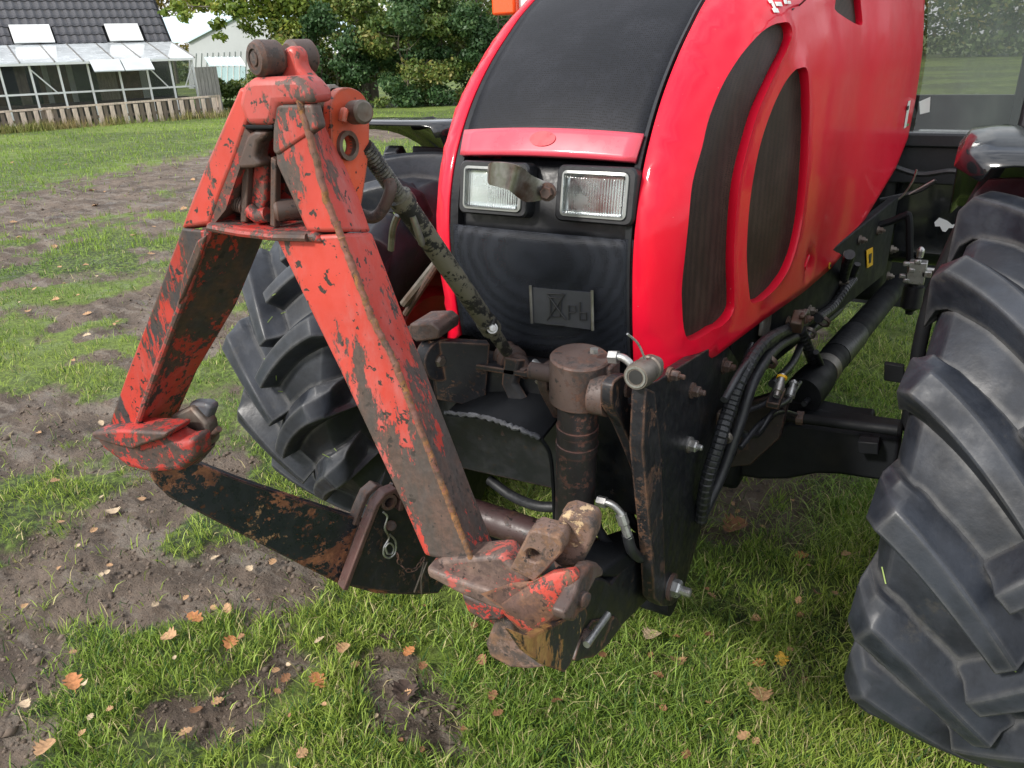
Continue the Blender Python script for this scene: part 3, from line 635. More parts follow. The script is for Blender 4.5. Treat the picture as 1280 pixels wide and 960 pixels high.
# long roof side seen left of the gable
lr = [Bp(236, 54), Bp(277, 34), Bp(277, 24)+nbn*0, ]
MB().prism([Bp(237, 53)-nbn*.15, Bp(300, 20)-nbn*.15, far(262, 17, 52), far(202, 24, 54), far(213, 54, 48)], V(0, 0, .1)).build('roof', 'barn_roof', BN)
MB().prism([Bp(214, 54)+nbn*2, Bp(236, 53)+nbn*0, Bp(236, 90), Bp(214, 90)+nbn*2], nbn*.2).build('side_wall', 'barn_wall', BN)
# small glasshouse
GH = thing('glasshouse', 'small glasshouse with blue tinted panes below the barn', 'greenhouse', tuple(far(285, 95, 36)))
pg = far(280, 80, 36); Gp = lambda x, y, o=0: P(x, y, pl=(pg+nbn*o, nbn))
M['gh_glass'] = m_glass('glasshouse_pane', (.45, .62, .66), .1, .8)
for k in range(6):
    a_, b_ = 262+k*7.5, 262+(k+1)*7.5
    MB().prism([Gp(a_, 83), Gp(b_-.6, 83), Gp(b_-7.6, 72, .9), Gp(a_-7, 72, .9)], V(0, 0, .03)).build('pane', 'gh_glass', GH)
    MB().prism([Gp(b_-.7, 83, -.02), Gp(b_+.2, 83, -.02), Gp(b_-6.8, 72, .9), Gp(b_-7.7, 72, .9)], V(0, 0, .05)).build('glazing_bar', 'white_frame', GH)
    MB().tube([Gp(a_, 83), Gp(a_, 112)], .025, 5).build('post', 'white_frame', GH)
    MB().prism([Gp(a_+.5, 84), Gp(b_-.5, 84), Gp(b_-.5, 112), Gp(a_+.5, 112)], nbn*.02).build('pane', 'gh_glass', GH)
# ------------------------------------------------------------------ trees
def m_leaf(name, ca, cb, cc):
    m, t, b = newmat(name); n = N(t); a = t.nodes.new('ShaderNodeAttribute'); a.attribute_name = 'tint'
    n.l(n.cramp(a.outputs['Fac'], [(0, ca), (.55, cb), (1, cc)]), b.inputs['Base Color']); b.inputs['Roughness'].default_value = .5; b.inputs['Specular IOR Level'].default_value = .4
    c = b.inputs['Base Color'].links[0].from_socket
    tr = t.nodes.new('ShaderNodeBsdfTranslucent'); n.l(c, tr.inputs['Color']); ms = t.nodes.new('ShaderNodeMixShader'); ms.inputs[0].default_value = .3
    n.l(b.outputs[0], ms.inputs[1]); n.l(tr.outputs[0], ms.inputs[2]); n.l(ms.outputs[0], t.nodes['Material Output'].inputs['Surface']); return m
M['leaf_oak'] = m_leaf('leaf_oak', (.08, .14, .02), (.20, .27, .04), (.40, .36, .06)); M['leaf_dark'] = m_leaf('leaf_evergreen', (.03, .075, .025), (.07, .14, .05), (.14, .21, .07))
M['leaf_mid'] = m_leaf('leaf_mixed', (.06, .115, .025), (.14, .20, .045), (.32, .27, .08)); M['leaf_yel'] = m_leaf('leaf_autumn', (.14, .14, .03), (.26, .21, .05), (.40, .28, .07)); M['bark'] = wood('bark', (.13, .11, .085))
def foliage(name, clumps, n, ls, mat, seed, parent, shell=.55):
    """leaf faces through a set of ellipsoid clumps"""
    r = np.random.default_rng(seed); c = np.array([q[0] for q in clumps], float); rad3 = np.array([q[1] for q in clumps], float)
    wgt = rad3.prod(1)**.8; k = r.choice(len(clumps), n, p=wgt/wgt.sum()); d = r.normal(size=(n, 3)); d /= np.linalg.norm(d, axis=1)[:, None]
    rr_ = (shell+(1-shell)*r.random(n)**.6)*(1+.16*r.normal(size=n)); p = c[k]+d*rad3[k]*rr_[:, None]
    nn = d*.6+r.normal(size=(n, 3))*.7+np.array([0, 0, .4]); nn /= np.linalg.norm(nn, axis=1)[:, None]
    a = np.cross(nn, r.normal(size=(n, 3))); a /= np.linalg.norm(a, axis=1)[:, None]; b = np.cross(nn, a); s_ = ls*r.uniform(.6, 1.4, n)[:, None]
    v = np.stack([p-a*s_, p+b*s_*.55, p+a*s_, p-b*s_*.55], 1).reshape(-1, 3); f = (np.arange(n)[:, None]*4+np.arange(4)[None])
    me = np_mesh(name, v, f, False); at = me.attributes.new('tint', 'FLOAT', 'POINT'); cl = r.random(len(clumps)); tv = np.clip(.15+.55*cl[k]+r.normal(0, .18, n), 0, 1)
    at.data.foreach_set('value', np.repeat(tv, 4).astype(np.float32)); me.materials.append(M[mat]); o = bpy.data.objects.new(name, me); COL.objects.link(o); o.parent = parent
    if parent.type == 'EMPTY': o.matrix_parent_inverse = Matrix.Translation(-parent.location)
    return o
def tree(name, label, cat, px, D, h, wdt, n, ls, mat, seed, trunk=.16, crown0=.25, stems=1, base_py=None, group=None, lean=0):
    r = random.Random(seed); b = far(px, 130, D); b.z = 0; T = thing(name, label, cat, tuple(b), group)
    side = V(RT.x, RT.y, 0).normalized(); dep = V(fw.x, fw.y, 0).normalized()
    if trunk:
        mb = MB(); lm = MB()
        for q in range(stems):
            o0 = side*r.uniform(-.35, .35)*stems*.4; tp_ = b+o0*2+side*(r.uniform(-.5, .5)+lean)+V(0, 0, h*.8)
            pts = cr([b+o0, b+o0*1.2+side*(lean*.3+r.uniform(-.1, .1))+V(0, 0, h*.3), b+o0*1.6+side*(lean*.6+r.uniform(-.2, .2))+V(0, 0, h*.55), tp_], 4)
            mb.tube(pts, [trunk*(1-.75*i/(len(pts)-1)) for i in range(len(pts))], 8)
            for k in range(7):
                f = r.uniform(.3, .85); i = int(f*(len(pts)-1)); p0_ = pts[i]; a = r.uniform(0, 2*pi); ln = wdt*r.uniform(.35, .75)*(1.1-f*.4)
                e2 = p0_+side*cos(a)*ln+dep*sin(a)*ln*.7+V(0, 0, ln*r.uniform(.3, .8)); mdl = (p0_+e2)/2+V(0, 0, -.1*ln)
                lm.tube(cr([p0_, mdl, e2], 3), [trunk*.38*(1-.8*j/6) for j in range(7)], 5)
        mb.build('trunk', 'bark', T, smooth=True); lm.build('limb', 'bark', T, smooth=True)
    cl = []
    for k in range(int(16+wdt*6)):
        a = r.uniform(0, 2*pi); z = h*(crown0+(1-crown0)*r.random()**.85); t = (z/h-crown0)/(1-crown0); rw = wdt*(math.sin(pi*min(1, .18+t*.80))**.6)*r.uniform(.25, .95)
        rc_ = wdt*r.uniform(.16, .34); c = b+side*(cos(a)*rw+lean*z/h)+dep*sin(a)*rw*.7+V(0, 0, z); cl.append(((c.x, c.y, max(c.z, rc_*.6)), (rc_, rc_, rc_*r.uniform(.55, .8))))
    foliage('crown', cl, n, ls, mat, seed, T, .45); return T
gt = 'trees and shrubs beyond the field'
tree('oak_tree', 'leafy oak with overhanging branches in front of the pale barn', 'tree', 400, 27, 7.5, 3.6, 15000, .085, 'leaf_oak', 11, .15, .30, 2)
tree('oak_tree', 'yellow green oak with two dark stems left of the dark hedge', 'tree', 470, 29, 8.5, 3.4, 15000, .085, 'leaf_oak', 12, .17, .28, 3)
tree('ash_tree', 'broad mixed green tree above the shrubs, right of the oaks', 'tree', 540, 31, 8.5, 3.2, 13000, .09, 'leaf_mid', 13, .18, .2, 2)
tree('evergreen_tree', 'dark blue green evergreen tree beside the orange lamp', 'tree', 602, 28, 7.5, 2.1, 14000, .06, 'leaf_dark', 14, .12, .02, 1)
tree('autumn_tree', 'far yellowing tree behind the house roof', 'tree', 225, 60, 8.0, 3.5, 7000, .13, 'leaf_yel', 15, .15, .3, 1)
shr = [(372, 25.5, 2.6, 1.5, 'leaf_mid', 'rounded bramble shrub at the left end of the hedge'), (420, 25, 3.0, 1.6, 'leaf_dark', 'dark shrub under the leafy oak'), (462, 25.5, 3.2, 1.6, 'leaf_mid', 'mixed green shrub below the two dark stems'),
       (505, 25, 3.4, 1.7, 'leaf_dark', 'dense dark shrub in the middle of the hedge'), (550, 25.5, 3.2, 1.7, 'leaf_mid', 'light green shrub left of the evergreen'), (592, 25.2, 2.8, 1.4, 'leaf_dark', 'low dark shrub at the foot of the evergreen'), (640, 26, 4.5, 1.8, 'leaf_dark', 'dark shrub half hidden by the red bonnet'), (700, 27, 5.0, 2.2, 'leaf_mid', 'shrub hidden mostly behind the red bonnet')]
for i, (px, D, h, wd, mt, lb_) in enumerate(shr): tree('shrub', lb_, 'shrub', px, D, h, wd, 9000, .065, mt, 30+i, .05, .0, 2)
tree('shrub', 'low olive bush between the fence end and the glasshouse', 'shrub', 288, 27, .9, .8, 3500, .06, 'leaf_mid', 51, .03, 0, 1); tree('shrub', 'tangled green bush in front of the barn wall', 'shrub', 335, 27, 1.2, 1.2, 6000, .06, 'leaf_mid', 52, .03, 0, 1)
# overhanging branch with leaves against the sky
OB = thing('oak_branch', 'drooping oak branch hanging in front of the barn and white sky', 'branch', tuple(far(400, 0, 24)))
bp = cr([far(420, -60, 25), far(350, -20, 24.5), far(290, 5, 24), far(245, 8, 24), far(215, 4, 24)], 5); MB().tube(bp, [.05*(1-.8*i/(len(bp)-1)) for i in range(len(bp))], 6).build('limb', 'bark', OB, smooth=True)
cl = [(tuple(far(x, y, 24+random.uniform(-.6, .6))), (s_, s_, s_*.7)) for x, y, s_ in ((222, 8, .3), (232, 20, .26), (250, 4, .35), (275, 8, .35), (272, 30, .28), (276, 46, .2), (300, 12, .4), (308, 34, .25), (330, 12, .45), (345, 30, .4), (318, 40, .2), (350, 60, .35), (240, -8, .4), (280, -12, .5), (320, -10, .6), (360, 5, .6), (205, 14, .16), (370, 40, .6))]
foliage('leaves', cl, 5200, .085, 'leaf_oak', 77, OB, .2)
# far tree line closing the field everywhere else
fl_ = []
for k in range(150):
    a = rad(-100)+rad(200)*k/150; D = 75+random.uniform(-8, 8); h = random.uniform(5, 9)
    if abs(math.degrees(a)+23) < 0: continue
    d_ = Matrix.Rotation(-a, 3, 'Z') @ V(fw.x, fw.y, 0).normalized(); 
    if -31 < math.degrees(a) < -16: h *= .35
    for q in range(3): fl_.append(((CAM.x+d_.x*D+random.uniform(-3, 3), CAM.y+d_.y*D+random.uniform(-3, 3), h*(.2+.28*q)), (3.2, 3.2, h*.28)))
wo = bpy.data.objects.new('tmp', None); COL.objects.link(wo); fw_o = foliage('far_wood', fl_, 120000, .24, 'leaf_mid', 99, wo, .35); fw_o.parent = None; fw_o.matrix_parent_inverse = Matrix.Identity(4); bpy.data.objects.remove(wo); tag(fw_o, 'far belt of trees closing the field', 'wood', None, 'stuff')
# ================================================================== TRACTOR
TR = thing('tractor', 'red and black tractor with curved bonnet and front linkage standing on the grass', 'tractor', (0, 0, 0))
WY = [(-1.0, .27), (-.8, .283), (-.55, .308), (-.3, .332), (0, .372), (.3, .408), (.6, .440), (.9, .468), (1.3, .50), (1.8, .53)]
def wfun(y):
    for (a, p), (b, q) in zip(WY, WY[1:]):
        if y <= b: return p+(q-p)*max(0, (y-a))/(b-a)
    return WY[-1][1]
# crest line of the bonnet (border between black centre and red cheek), side view (Y, Z)
EP = [(-.805, 1.03), (-.812, 1.07), (-.822, 1.15), (-.826, 1.25), (-.812, 1.34), (-.778, 1.42), (-.72, 1.50), (-.645, 1.57), (-.56, 1.63), (-.47, 1.683), (-.30, 1.755), (-.05, 1.81), (.3, 1.85), (.9, 1.88), (1.25, 1.89)]
EPs = [(p.x, p.y) for p in cr([V(y, z, 0) for y, z in EP], 6)]
def xin(y): return .203 + .016*smst(-.6, .5, y)
def side_hit(px, py):
    y = -.3
    for _ in range(40):
        p = P(px, py, X=wfun(y)); y = y*.4 + max(-1.1, min(1.8, p.y))*.6
    return (p.y, p.z)
bottom_px = [(800, 458), (815, 465), (835, 468), (855, 466), (895, 445), (955, 400), (1005, 365), (1040, 335), (1060, 310), (1090, 260), (1120, 210), (1135, 173)]
bot = [side_hit(*p) for p in bottom_px]
ov1 = [side_hit(780+x/2, y/2) for x, y in [(415, 55), (423, 85), (405, 125), (370, 185), (330, 270), (300, 370), (280, 460), (270, 560), (266, 660), (268, 750), (262, 785), (235, 815), (180, 850), (164, 838), (160, 760), (163, 680), (175, 560), (190, 460), (215, 370), (240, 290), (280, 200), (330, 120), (375, 70)]]
ov2 = [side_hit(780+x/2, y/2) for x, y in [(447, 168), (455, 210), (456, 330), (449, 450), (437, 560), (418, 640), (395, 690), (360, 733), (322, 758), (312, 720), (307, 640), (310, 560), (318, 480), (332, 400), (350, 330), (380, 250), (415, 190)]]
ov3 = [side_hit(780+x/2, y/2) for x, y in [(552, 2), (553, 30), (612, 62), (624, 40), (622, -60), (560, -60)]]
rear_top = side_hit(1141, 0); rear_y = rear_top[0]
front = EPs[::-1]
rear = [bot[-1], (bot[-1][0]+.03, bot[-1][1]+.14), (bot[-1][0]+.05, 1.70)]
outline = [(EPs[0][0]+.002, 1.015), (EPs[0][0]+.03, .995)] + [p for p in bot if p[0] > -.74] + rear[1:] + [(bot[-1][0]+.05, 1.872)] + [p for p in front if p[0] < bot[-1][0]+.04]
ovs = [cr([V(a, b, 0) for a, b in o], 4, True) if i < 2 else cr([V(a, b, 0) for a, b in o], 3, True) for i, o in enumerate((ov1, ov2, ov3))]
ovs = [[(p.x, p.y) for p in o] for o in ovs]
RF = .15
def Xside(y, z, recess=False):
    d = dpoly((y, z), EPs, False)
    wi = wfun(y); xi = xin(y)
    t = min(1, d/RF); x = xi+(wi-xi)*(1-(1-t)**3.4)
    if z > 1.5: x -= .05*smst(1.5, 1.9, z)*t
    dd = min(dpoly((y, z), o) for o in ovs[:2])
    ins = any(inside((y, z), o) for o in ovs)
    if not ins: x += .007*math.exp(-(dd/.014)**2)
    # strap between the two openings stands a little proud, shallow dish in the rear panel
    x -= .012*math.exp(-((y-.30-(z-1.2)*.1)/.16)**2)*smst(.95, 1.1, z)
    # latch recess
    h = side_hit(1013, 328); r = math.hypot(y-h[0], (z-h[1])*1.0)
    x -= .03*math.exp(-(r/.028)**4)
    return x
def cdt_panel(outl, holes, step, fn, region):
    pts = []; edges = []
    def loop(L):
        o = len(pts); pts.extend(Vector(p) for p in L); edges.extend((o+i, o+(i+1) % len(L)) for i in range(len(L)))
    loop(outl)
    for h in holes: loop(h)
    allb = [outl]+holes
    ys = [p[0] for p in outl]; zs = [p[1] for p in outl]
    y = min(ys)
    while y < max(ys):
        z = min(zs)
        while z < max(zs):
            q = (y+random.uniform(-.1, .1)*step, z+random.uniform(-.1, .1)*step)
            if inside(q, outl) and min(dpoly(q, b) for b in allb) > step*.45: pts.append(Vector(q))
            z += step
        y += step
    vs, _, fs, _, _, _ = delaunay_2d_cdt(pts, edges, [], 0, 1e-6)
    keep = []
    for f in fs:
        c = sum((vs[i] for i in f), Vector((0, 0)))/len(f)
        if region((c.x, c.y)): keep.append(tuple(f))
    return [tuple(v) for v in vs], keep
def solidify(o, t, off=-1):
    s_ = o.modifiers.new('skin', 'SOLIDIFY'); s_.thickness = t; s_.offset = off; return o
pv, pf = cdt_panel(outline, ovs, .026, None, lambda c: inside(c, outline) and not any(inside(c, o) for o in ovs))
X3 = [V(Xside(y, z), y, z) for y, z in pv]
# recess walls of the openings
hood = None
def side_panel(sgn, name):
    mb = MB(); mb.add([V(sgn*p.x, p.y, p.z) for p in X3], [f if sgn > 0 else f[::-1] for f in pf])
    for o in ovs:
        n = len(o); ring = [V(sgn*Xside(y, z), y, z) for y, z in o]; c = V(0, sum(p[0] for p in o)/n, sum(p[1] for p in o)/n)
        inn = [V(sgn*(abs(p.x)-.022), p.y+(c.y-p.y)*.02, p.z+(c.z-p.z)*.02) for p in ring]
        b = len(mb.v); mb.v += [tuple(p) for p in ring+inn]
        mb.f += [(b+i, b+(i+1) % n, b+n+(i+1) % n, b+n+i) for i in range(n)]
    me = bpy.data.meshes.new(name); me.from_pydata(mb.v, [], mb.f); bm = bmesh.new(); bm.from_mesh(me)
    bmesh.ops.remove_doubles(bm, verts=bm.verts, dist=1e-5)
    for f in bm.faces: f.smooth = True
    bmesh.ops.recalc_face_normals(bm, faces=bm.faces)
    # outward
    k = max(bm.faces, key=lambda f: f.calc_area())
    if k.normal.x*sgn < 0:
        for f in bm.faces: f.normal_flip()
    bm.to_mesh(me); bm.free(); o = bpy.data.objects.new(name, me); COL.objects.link(o); me.materials.append(M['hood_red']); o.parent = hood or TR
    me.set_sharp_from_angle(angle=rad(50))
    return solidify(o, .006)
hood = side_panel(1, 'bonnet')
side_panel(-1, 'side_panel')
for k, o in enumerate(ovs):
    for sgn in (1, -1):
        v2, f2 = cdt_panel(o, [], .03, None, lambda c: inside(c, o))
        mb = MB(); mb.add([V(sgn*(Xside(y, z)-.017), y, z) for y, z in v2], f2)
        mb.build('side_grille', 'side_mesh', hood, smooth=True)
# latch in recess + round sticker + paper stickers
h = side_hit(1013, 328)
mb = MB(); mb.box((wfun(h[0])-.012, h[0]+.0, h[1]), (.012, .05, .014), Matrix.Rotation(rad(30), 3, 'X')); mb.box((wfun(h[0])-.016, h[0], h[1]-.012), (.012, .014, .03)); mb.build('bonnet_latch', 'hood_red', hood, bevel=.003)
def hit2(px, py):
    h = side_hit(px, py); x = Xside(*h)
    for _ in range(25): q = P(px, py, X=x*.5+.5*Xside(*h)); x = q.x; h = (q.y, q.z)
    return h
def disc_on_side(px, py, r, mat, name, dx=.002, sq=None):
    h = hit2(px, py); x = Xside(*h)+dx
    mb = MB()
    pts = [(h[0]+r*cos(2*pi*k/20), h[1]+r*sin(2*pi*k/20)) for k in range(20)] if not sq else [(h[0]+a*sq[0], h[1]+b*sq[1]) for a, b in ((-1, -1), (1, -1), (1, 1), (-1, 1))]
    mb.prism([V(Xside(*p)+dx, *p) for p in pts], V(.0015, 0, 0)); return mb.build(name, mat, hood)
disc_on_side(1036, 332, .010, 'sticker_yellow', 'round_sticker')
disc_on_side(1036, 332, .0045, 'ink', 'sticker_print', .004)
disc_on_side(1133, 143, 0, 'sticker_white', 'paper_sticker', .002, (.022, .045))
disc_on_side(1133, 135, 0, 'ink', 'sticker_print', .004, (.016, .007))
disc_on_side(1133, 156, 0, 'sticker_green', 'sticker_print', .004, (.018, .004))
for (px, py, sx, sz) in ((968, 13, .010, .004), (972, 5, .012, .004), (962, 2, .006, .003), (980, 1, .006, .006), (966, 8, .004, .006), (985, 3, .006, .003)):
    q = disc_on_side(px, py, 0, 'sticker_white', 'torn_sticker', .002, (sx, sz))
# --- centre of the bonnet: strips laid across between the two crest lines, bulging forward
def ep_at(z=None, y=None):
    for a, b in zip(EPs, EPs[1:]):
        if z is not None and a[1] <= z <= b[1]: t = (z-a[1])/(b[1]-a[1]+1e-9); return (a[0]+(b[0]-a[0])*t, z)
    return EPs[0] if z < EPs[0][1] else EPs[-1]
def nrm_at(i):
    a = EPs[max(0, i-1)]; b = EPs[min(len(EPs)-1, i+1)]; t = V(0, b[0]-a[0], b[1]-a[1]).normalized(); return V(0, -t.z, t.y)
def cross_panel(z0, z1, half0, half1, bulge, inset, name, mat, nseg=16, nx=14, thick=.006, ztop_arch=0., flat_y=None, xfn=None):
    rows = []; 
    for i in range(nseg+1):
        z = z0+(z1-z0)*i/nseg; row = []
        for j in range(nx+1):
            u = -1+2*j/nx; zz = z - ztop_arch*(1-u*u)*(.3+.7*(1-i/nseg)); y, _ = ep_at(z=zz)
            k = min(range(len(EPs)), key=lambda q: abs(EPs[q][1]-zz)); nn = nrm_at(k)
            hw_ = (half0+(half1-half0)*i/nseg)
            p = V(u*hw_, y, zz) + nn*(bulge*(1-u*u)-inset); row.append(p)
        rows.append(row)
    mb = MB(); n = nx+1; mb.v = [tuple(p) for r in rows for p in r]
    mb.f = [(i*n+j, i*n+j+1, (i+1)*n+j+1, (i+1)*n+j) for i in range(nseg) for j in range(nx)]
    me = bpy.data.meshes.new(name); me.from_pydata(mb.v, [], mb.f)
    for p in me.polygons: p.use_smooth = True
    o = bpy.data.objects.new(name, me); COL.objects.link(o); me.materials.append(M[mat]); o.parent = hood; solidify(o, thick, -1); return o
cross_panel(1.446, 1.875, .192, .208, .016, .004, 'bonnet_grille', 'grille_mesh', 30)
cross_panel(1.408, 1.452, .186, .190, .014, -.006, 'bonnet_strip', 'strip_red', 5, thick=.012)
cross_panel(1.26, 1.412, .202, .202, .006, .026, 'lamp_surround', 'black_plastic', 6)
cross_panel(1.03, 1.278, .198, .202, .016, .004, 'front_grille', 'front_mesh', 12, thick=.003)
cross_panel(1.715, 1.80, .12, .15, .016, -.006, 'bonnet_top_trim', 'hood_red', 6, thick=.01)
# badge outline left on the strip
zc = 1.434; y0 = ep_at(z=zc)[0]; k = min(range(len(EPs)), key=lambda q: abs(EPs[q][1]-zc)); nn = nrm_at(k); tt = V(0, nn.z, -nn.y)
c0 = V(0, y0, zc)+nn*(.014+.0065)
MB().prism([c0+V(.027*cos(a), 0, 0)+tt*.015*sin(a) for a in [2*pi*q/28 for q in range(28)]], nn*.0012).build('badge_mark', 'badge_spot', hood, smooth=False)
# seam strips down the crest lines
for sgn in (1, -1):
    pts = [V(sgn*.196, y, z) for y, z in EPs if z < 1.87]
    L = []
    for i, p in enumerate(pts):
        nn = nrm_at(i); L.append([p-nn*.0, p-nn*.05, p-nn*.05-V(sgn*.014, 0, 0), p-nn*.006-V(sgn*.014, 0, 0)])
    MB().loft(L).build('edge_seal', 'black_plastic', hood)
# --- headlights
LZ = 1.352
LY = ep_at(z=LZ)[0]-.004
def lamp(cx, wid):
    tilt = Matrix.Rotation(rad(-10), 3, 'X') @ Matrix.Rotation(0, 3, 'Z')
    def rr(w_, h_, r_, d, n=5):
        o = []
        for qx, qz, a0 in ((1, 1, 0), (-1, 1, 90), (-1, -1, 180), (1, -1, 270)):
            for k in range(n+1):
                a = rad(a0+90*k/n); o.append(V(qx*(w_/2-r_)+r_*cos(a), d, qz*(h_/2-r_)+r_*sin(a)))
        return [tilt @ p + V(cx, LY, LZ) for p in o]
    W, H = wid, .080
    mb = MB(); mb.loft([rr(W+.030, H+.024, .014, .022), rr(W+.028, H+.022, .014, -.006), rr(W+.022, H+.016, .012, -.010), rr(W+.004, H+.004, .010, -.010), rr(W, H, .01, .004), rr(W*.9, H*.9, .01, .02)], cap=True)
    hl = mb.build('headlight', 'black_plastic', TR, smooth=True, auto=35)
    MB().loft([rr(W+.002, H+.002, .01, -.004), rr(W+.002, H+.002, .01, -.014), rr(W-.008, H-.008, .008, -.0155), rr(W-.012, H-.012, .008, -.004)], cap=False).build('lens_rim', 'lens_rim', hl, smooth=True)
    # dished reflector
    L = [rr((W-.012)*s_, (H-.012)*s_, .008*s_, d) for s_, d in ((1, -.006), (.96, .012), (.8, .024), (.55, .034), (.3, .038), (.12, .04))]
    me = MB().loft(L, cap=True).build('reflector', 'reflector', hl, smooth=True)
    # fluted glass
    mb = MB(); n = 44; rows = []
    for i in range(9):
        for j in range(n+1):
            u = -1+2*j/n; v = -1+2*i/8; d = -.016-.004*(1-u*u)*(1-v*v)+.0006*(j % 2)*(v < .5)
            rows.append(tilt @ V(u*(W-.010)/2, d, v*(H-.010)/2)+V(cx, LY, LZ))
    mb.v = [tuple(p) for p in rows]; mb.f = [(i*(n+1)+j, i*(n+1)+j+1, (i+1)*(n+1)+j+1, (i+1)*(n+1)+j) for i in range(8) for j in range(n)]
    g = mb.build('lens', 'lamp_lens', hl, smooth=True); solidify(g, .003, 1)
    MB().lathe(V(cx, LY+.03, LZ+.0), V(cx, LY-.0, LZ), [(0, .012), (.02, .012), (.03, .006)], 16).build('bulb', 'steel', hl, smooth=True)
lamp(-.093, .128); lamp(.122, .128)
# curled steel bracket over the left lamp
ys_ = [-.90, -.93, -.95, -.955, -.94, -.92, -.90, -.875]
tp_ = cr([P(x, y, Y=q) for (x, y), q in zip([(610, 206), (614, 203), (628, 203), (644, 206), (654, 212), (662, 219), (672, 224), (688, 230)], ys_)], 4)
bt_ = cr([P(x, y, Y=q) for (x, y), q in zip([(609, 226), (612, 231), (624, 234), (636, 238), (646, 246), (656, 252), (668, 252), (685, 248)], ys_)], 4)
mb = MB(); mb.loft([[a, b, b+V(.001, .004, 0), a+V(.001, .004, 0)] for a, b in zip(tp_, bt_)])

lb = mb.build('lamp_bracket', 'steel', TR, smooth=True)
p = P(684, 240, Y=-.885); MB().hexbolt(p, (0.2, -1, 0), .012, .009, 0).build('bolt', 'rust_metal', lb)
# battery sign with its mark behind the mesh
sp = lambda x, y: P(x, y, Y=-.836)
sgn_ = MB().prism([sp(665, 359), sp(740, 366), sp(738, 412), sp(666, 403)], V(0, .004, 0)).build('battery_sign', plain('sign_grey', (.045, .048, .055), .5, 0, .1, 30, .1), TR)
def stroke(path, r=.0016, name='sign_print'):
    return MB().tube(path, r, 6).build(name, 'ink', sgn_)
s2 = lambda x, y: P(x, y, Y=-.839)
for a in ([(684, 368), (707, 400)], [(706, 368), (684, 400)], [(688, 372), (688, 396), (700, 396), (701, 373), (688, 372)], [(684, 367), (704, 368)], [(711, 400), (711, 382), (719, 383), (720, 390), (711, 391)], [(725, 378), (725, 400), (733, 400), (733, 391), (725, 391)], [(683, 405), (706, 407)]): stroke([s2(*q) for q in a])
for a in ([(663, 357), (665, 404)], [(740, 363), (741, 413)]): MB().tube([s2(*q) for q in a], .003, 6).build('sign_clip', 'steel', sgn_)
# hoses and dim radiator behind the grille
MB().tube(cr([V(.19, -.775, 1.13), V(.12, -.805, 1.085), V(.02, -.812, 1.065), V(-.08, -.805, 1.075), V(-.18, -.775, 1.11)], 6), .009, 10).build('battery_cable', 'hose_rubber', TR, smooth=True)
MB().tube(cr([V(.19, -.775, 1.15), V(.12, -.80, 1.10), V(.04, -.812, 1.12), V(.03, -.805, 1.17)], 6), .008, 10).build('battery_cable', 'hose_rubber', TR, smooth=True)
MB().box((0, -.60, 1.12), (.37, .05, .30)).build('radiator', 'black_metal', TR)
MB().box((0, -.68, 1.05), (.34, .22, .14)).build('battery', 'black_plastic', TR, bevel=.008)
MB().prism([V(-.19, -.785, 1.02), V(.19, -.785, 1.02), V(.19, -.76, .90), V(-.19, -.76, .90)], V(0, .02, 0)).build('lower_panel', 'black_metal', TR)
# inner bulk below the bonnet
eng = MB(); eng.box((0, .3, 1.2), (.5, 1.3, .5)); eng.box((0, .35, .86), (.36, 1.9, .30)); eng.box((0, -.3, 1.1), (.40, .5, .34)); eng.build('engine', 'black_metal', TR, bevel=.02)
# frame rails
for sgn in (1, -1):
    rl = MB().prism([V(sgn*.265, -.4, .80), V(sgn*.48, .95, .80), V(sgn*.48, .95, 1.08), V(sgn*.39, .4, 1.04), V(sgn*.265, -.4, .99)], V(sgn*.028, 0, 0)).build('frame_rail', 'black_metal', TR, bevel=.004)
    RN = V(1.35, -.215, 0).normalized(); railp = lambda x, y: P(x, y, pl=(V(.294, -.4, .9), RN))
    if sgn > 0:
        for (px, py) in ((1052, 352), (1056, 320), (1115, 312), (1075, 300), (1098, 288), (1012, 388), (985, 402), (1110, 345)):
            MB().hexbolt(railp(px, py), (1, 0, 0), .012, .012, .006).build('bolt', 'worn_steel', rl)
        q = [railp(x, y)+V(.001, 0, 0) for x, y in ((1082, 313), (1090, 309), (1090, 331), (1083, 335))]
        MB().prism(q, V(.002, 0, 0)).build('warning_sticker', 'sticker_yellow', rl)
        MB().prism([railp(x, y)+V(.004, 0, 0) for x, y in ((1084.5, 318), (1088, 316), (1087, 328), (1085, 329))], V(.001, 0, 0)).build('sticker_print', 'ink', rl)
# --- cab
CY = 1.25
def C_(x, y, Y=CY): return P(x, y, Y=Y)
gl = [V(-.45, 1.30, 1.33), V(1.05, 1.30, 1.33), V(1.0, 1.42, 2.6), V(-.4, 1.42, 2.6)]
zb = P(1200, 166, Y=1.30).z; gl[0].z = gl[1].z = zb
xr = P(1268, 166, Y=1.30).x; xt = P(1284, 0, Y=1.35).x
gl[1].x = xr+.01; gl[2].x = xr+.03
cabm = MB(); sz = zb
cabm.prism([V(-xr, 1.26, sz-.002), V(xr+.1, 1.26, sz-.002), V(xr+.1, 1.26, sz-.05), V(-xr, 1.26, sz-.05)], V(0, .1, 0))
cabm.prism([V(-xr, 1.29, sz-.05), V(xr+.1, 1.29, sz-.05), V(xr+.1, 1.29, sz-.19), V(-xr, 1.29, sz-.19)], V(0, .1, 0))
cab = cabm.build('cab', 'black_plastic', TR, bevel=.006)
MB().prism(gl, V(0, .006, 0)).build('windscreen', 'cab_glass', cab)
for x0 in (xr+.005, -xr-.06):
    MB().prism([V(x0, 1.275, sz), V(x0+.07, 1.275, sz), V(x0+.09, 1.40, 2.62), V(x0+.02, 1.40, 2.62)], V(0, .08, 0)).build('cab_pillar', 'black_plastic', cab, bevel=.01)
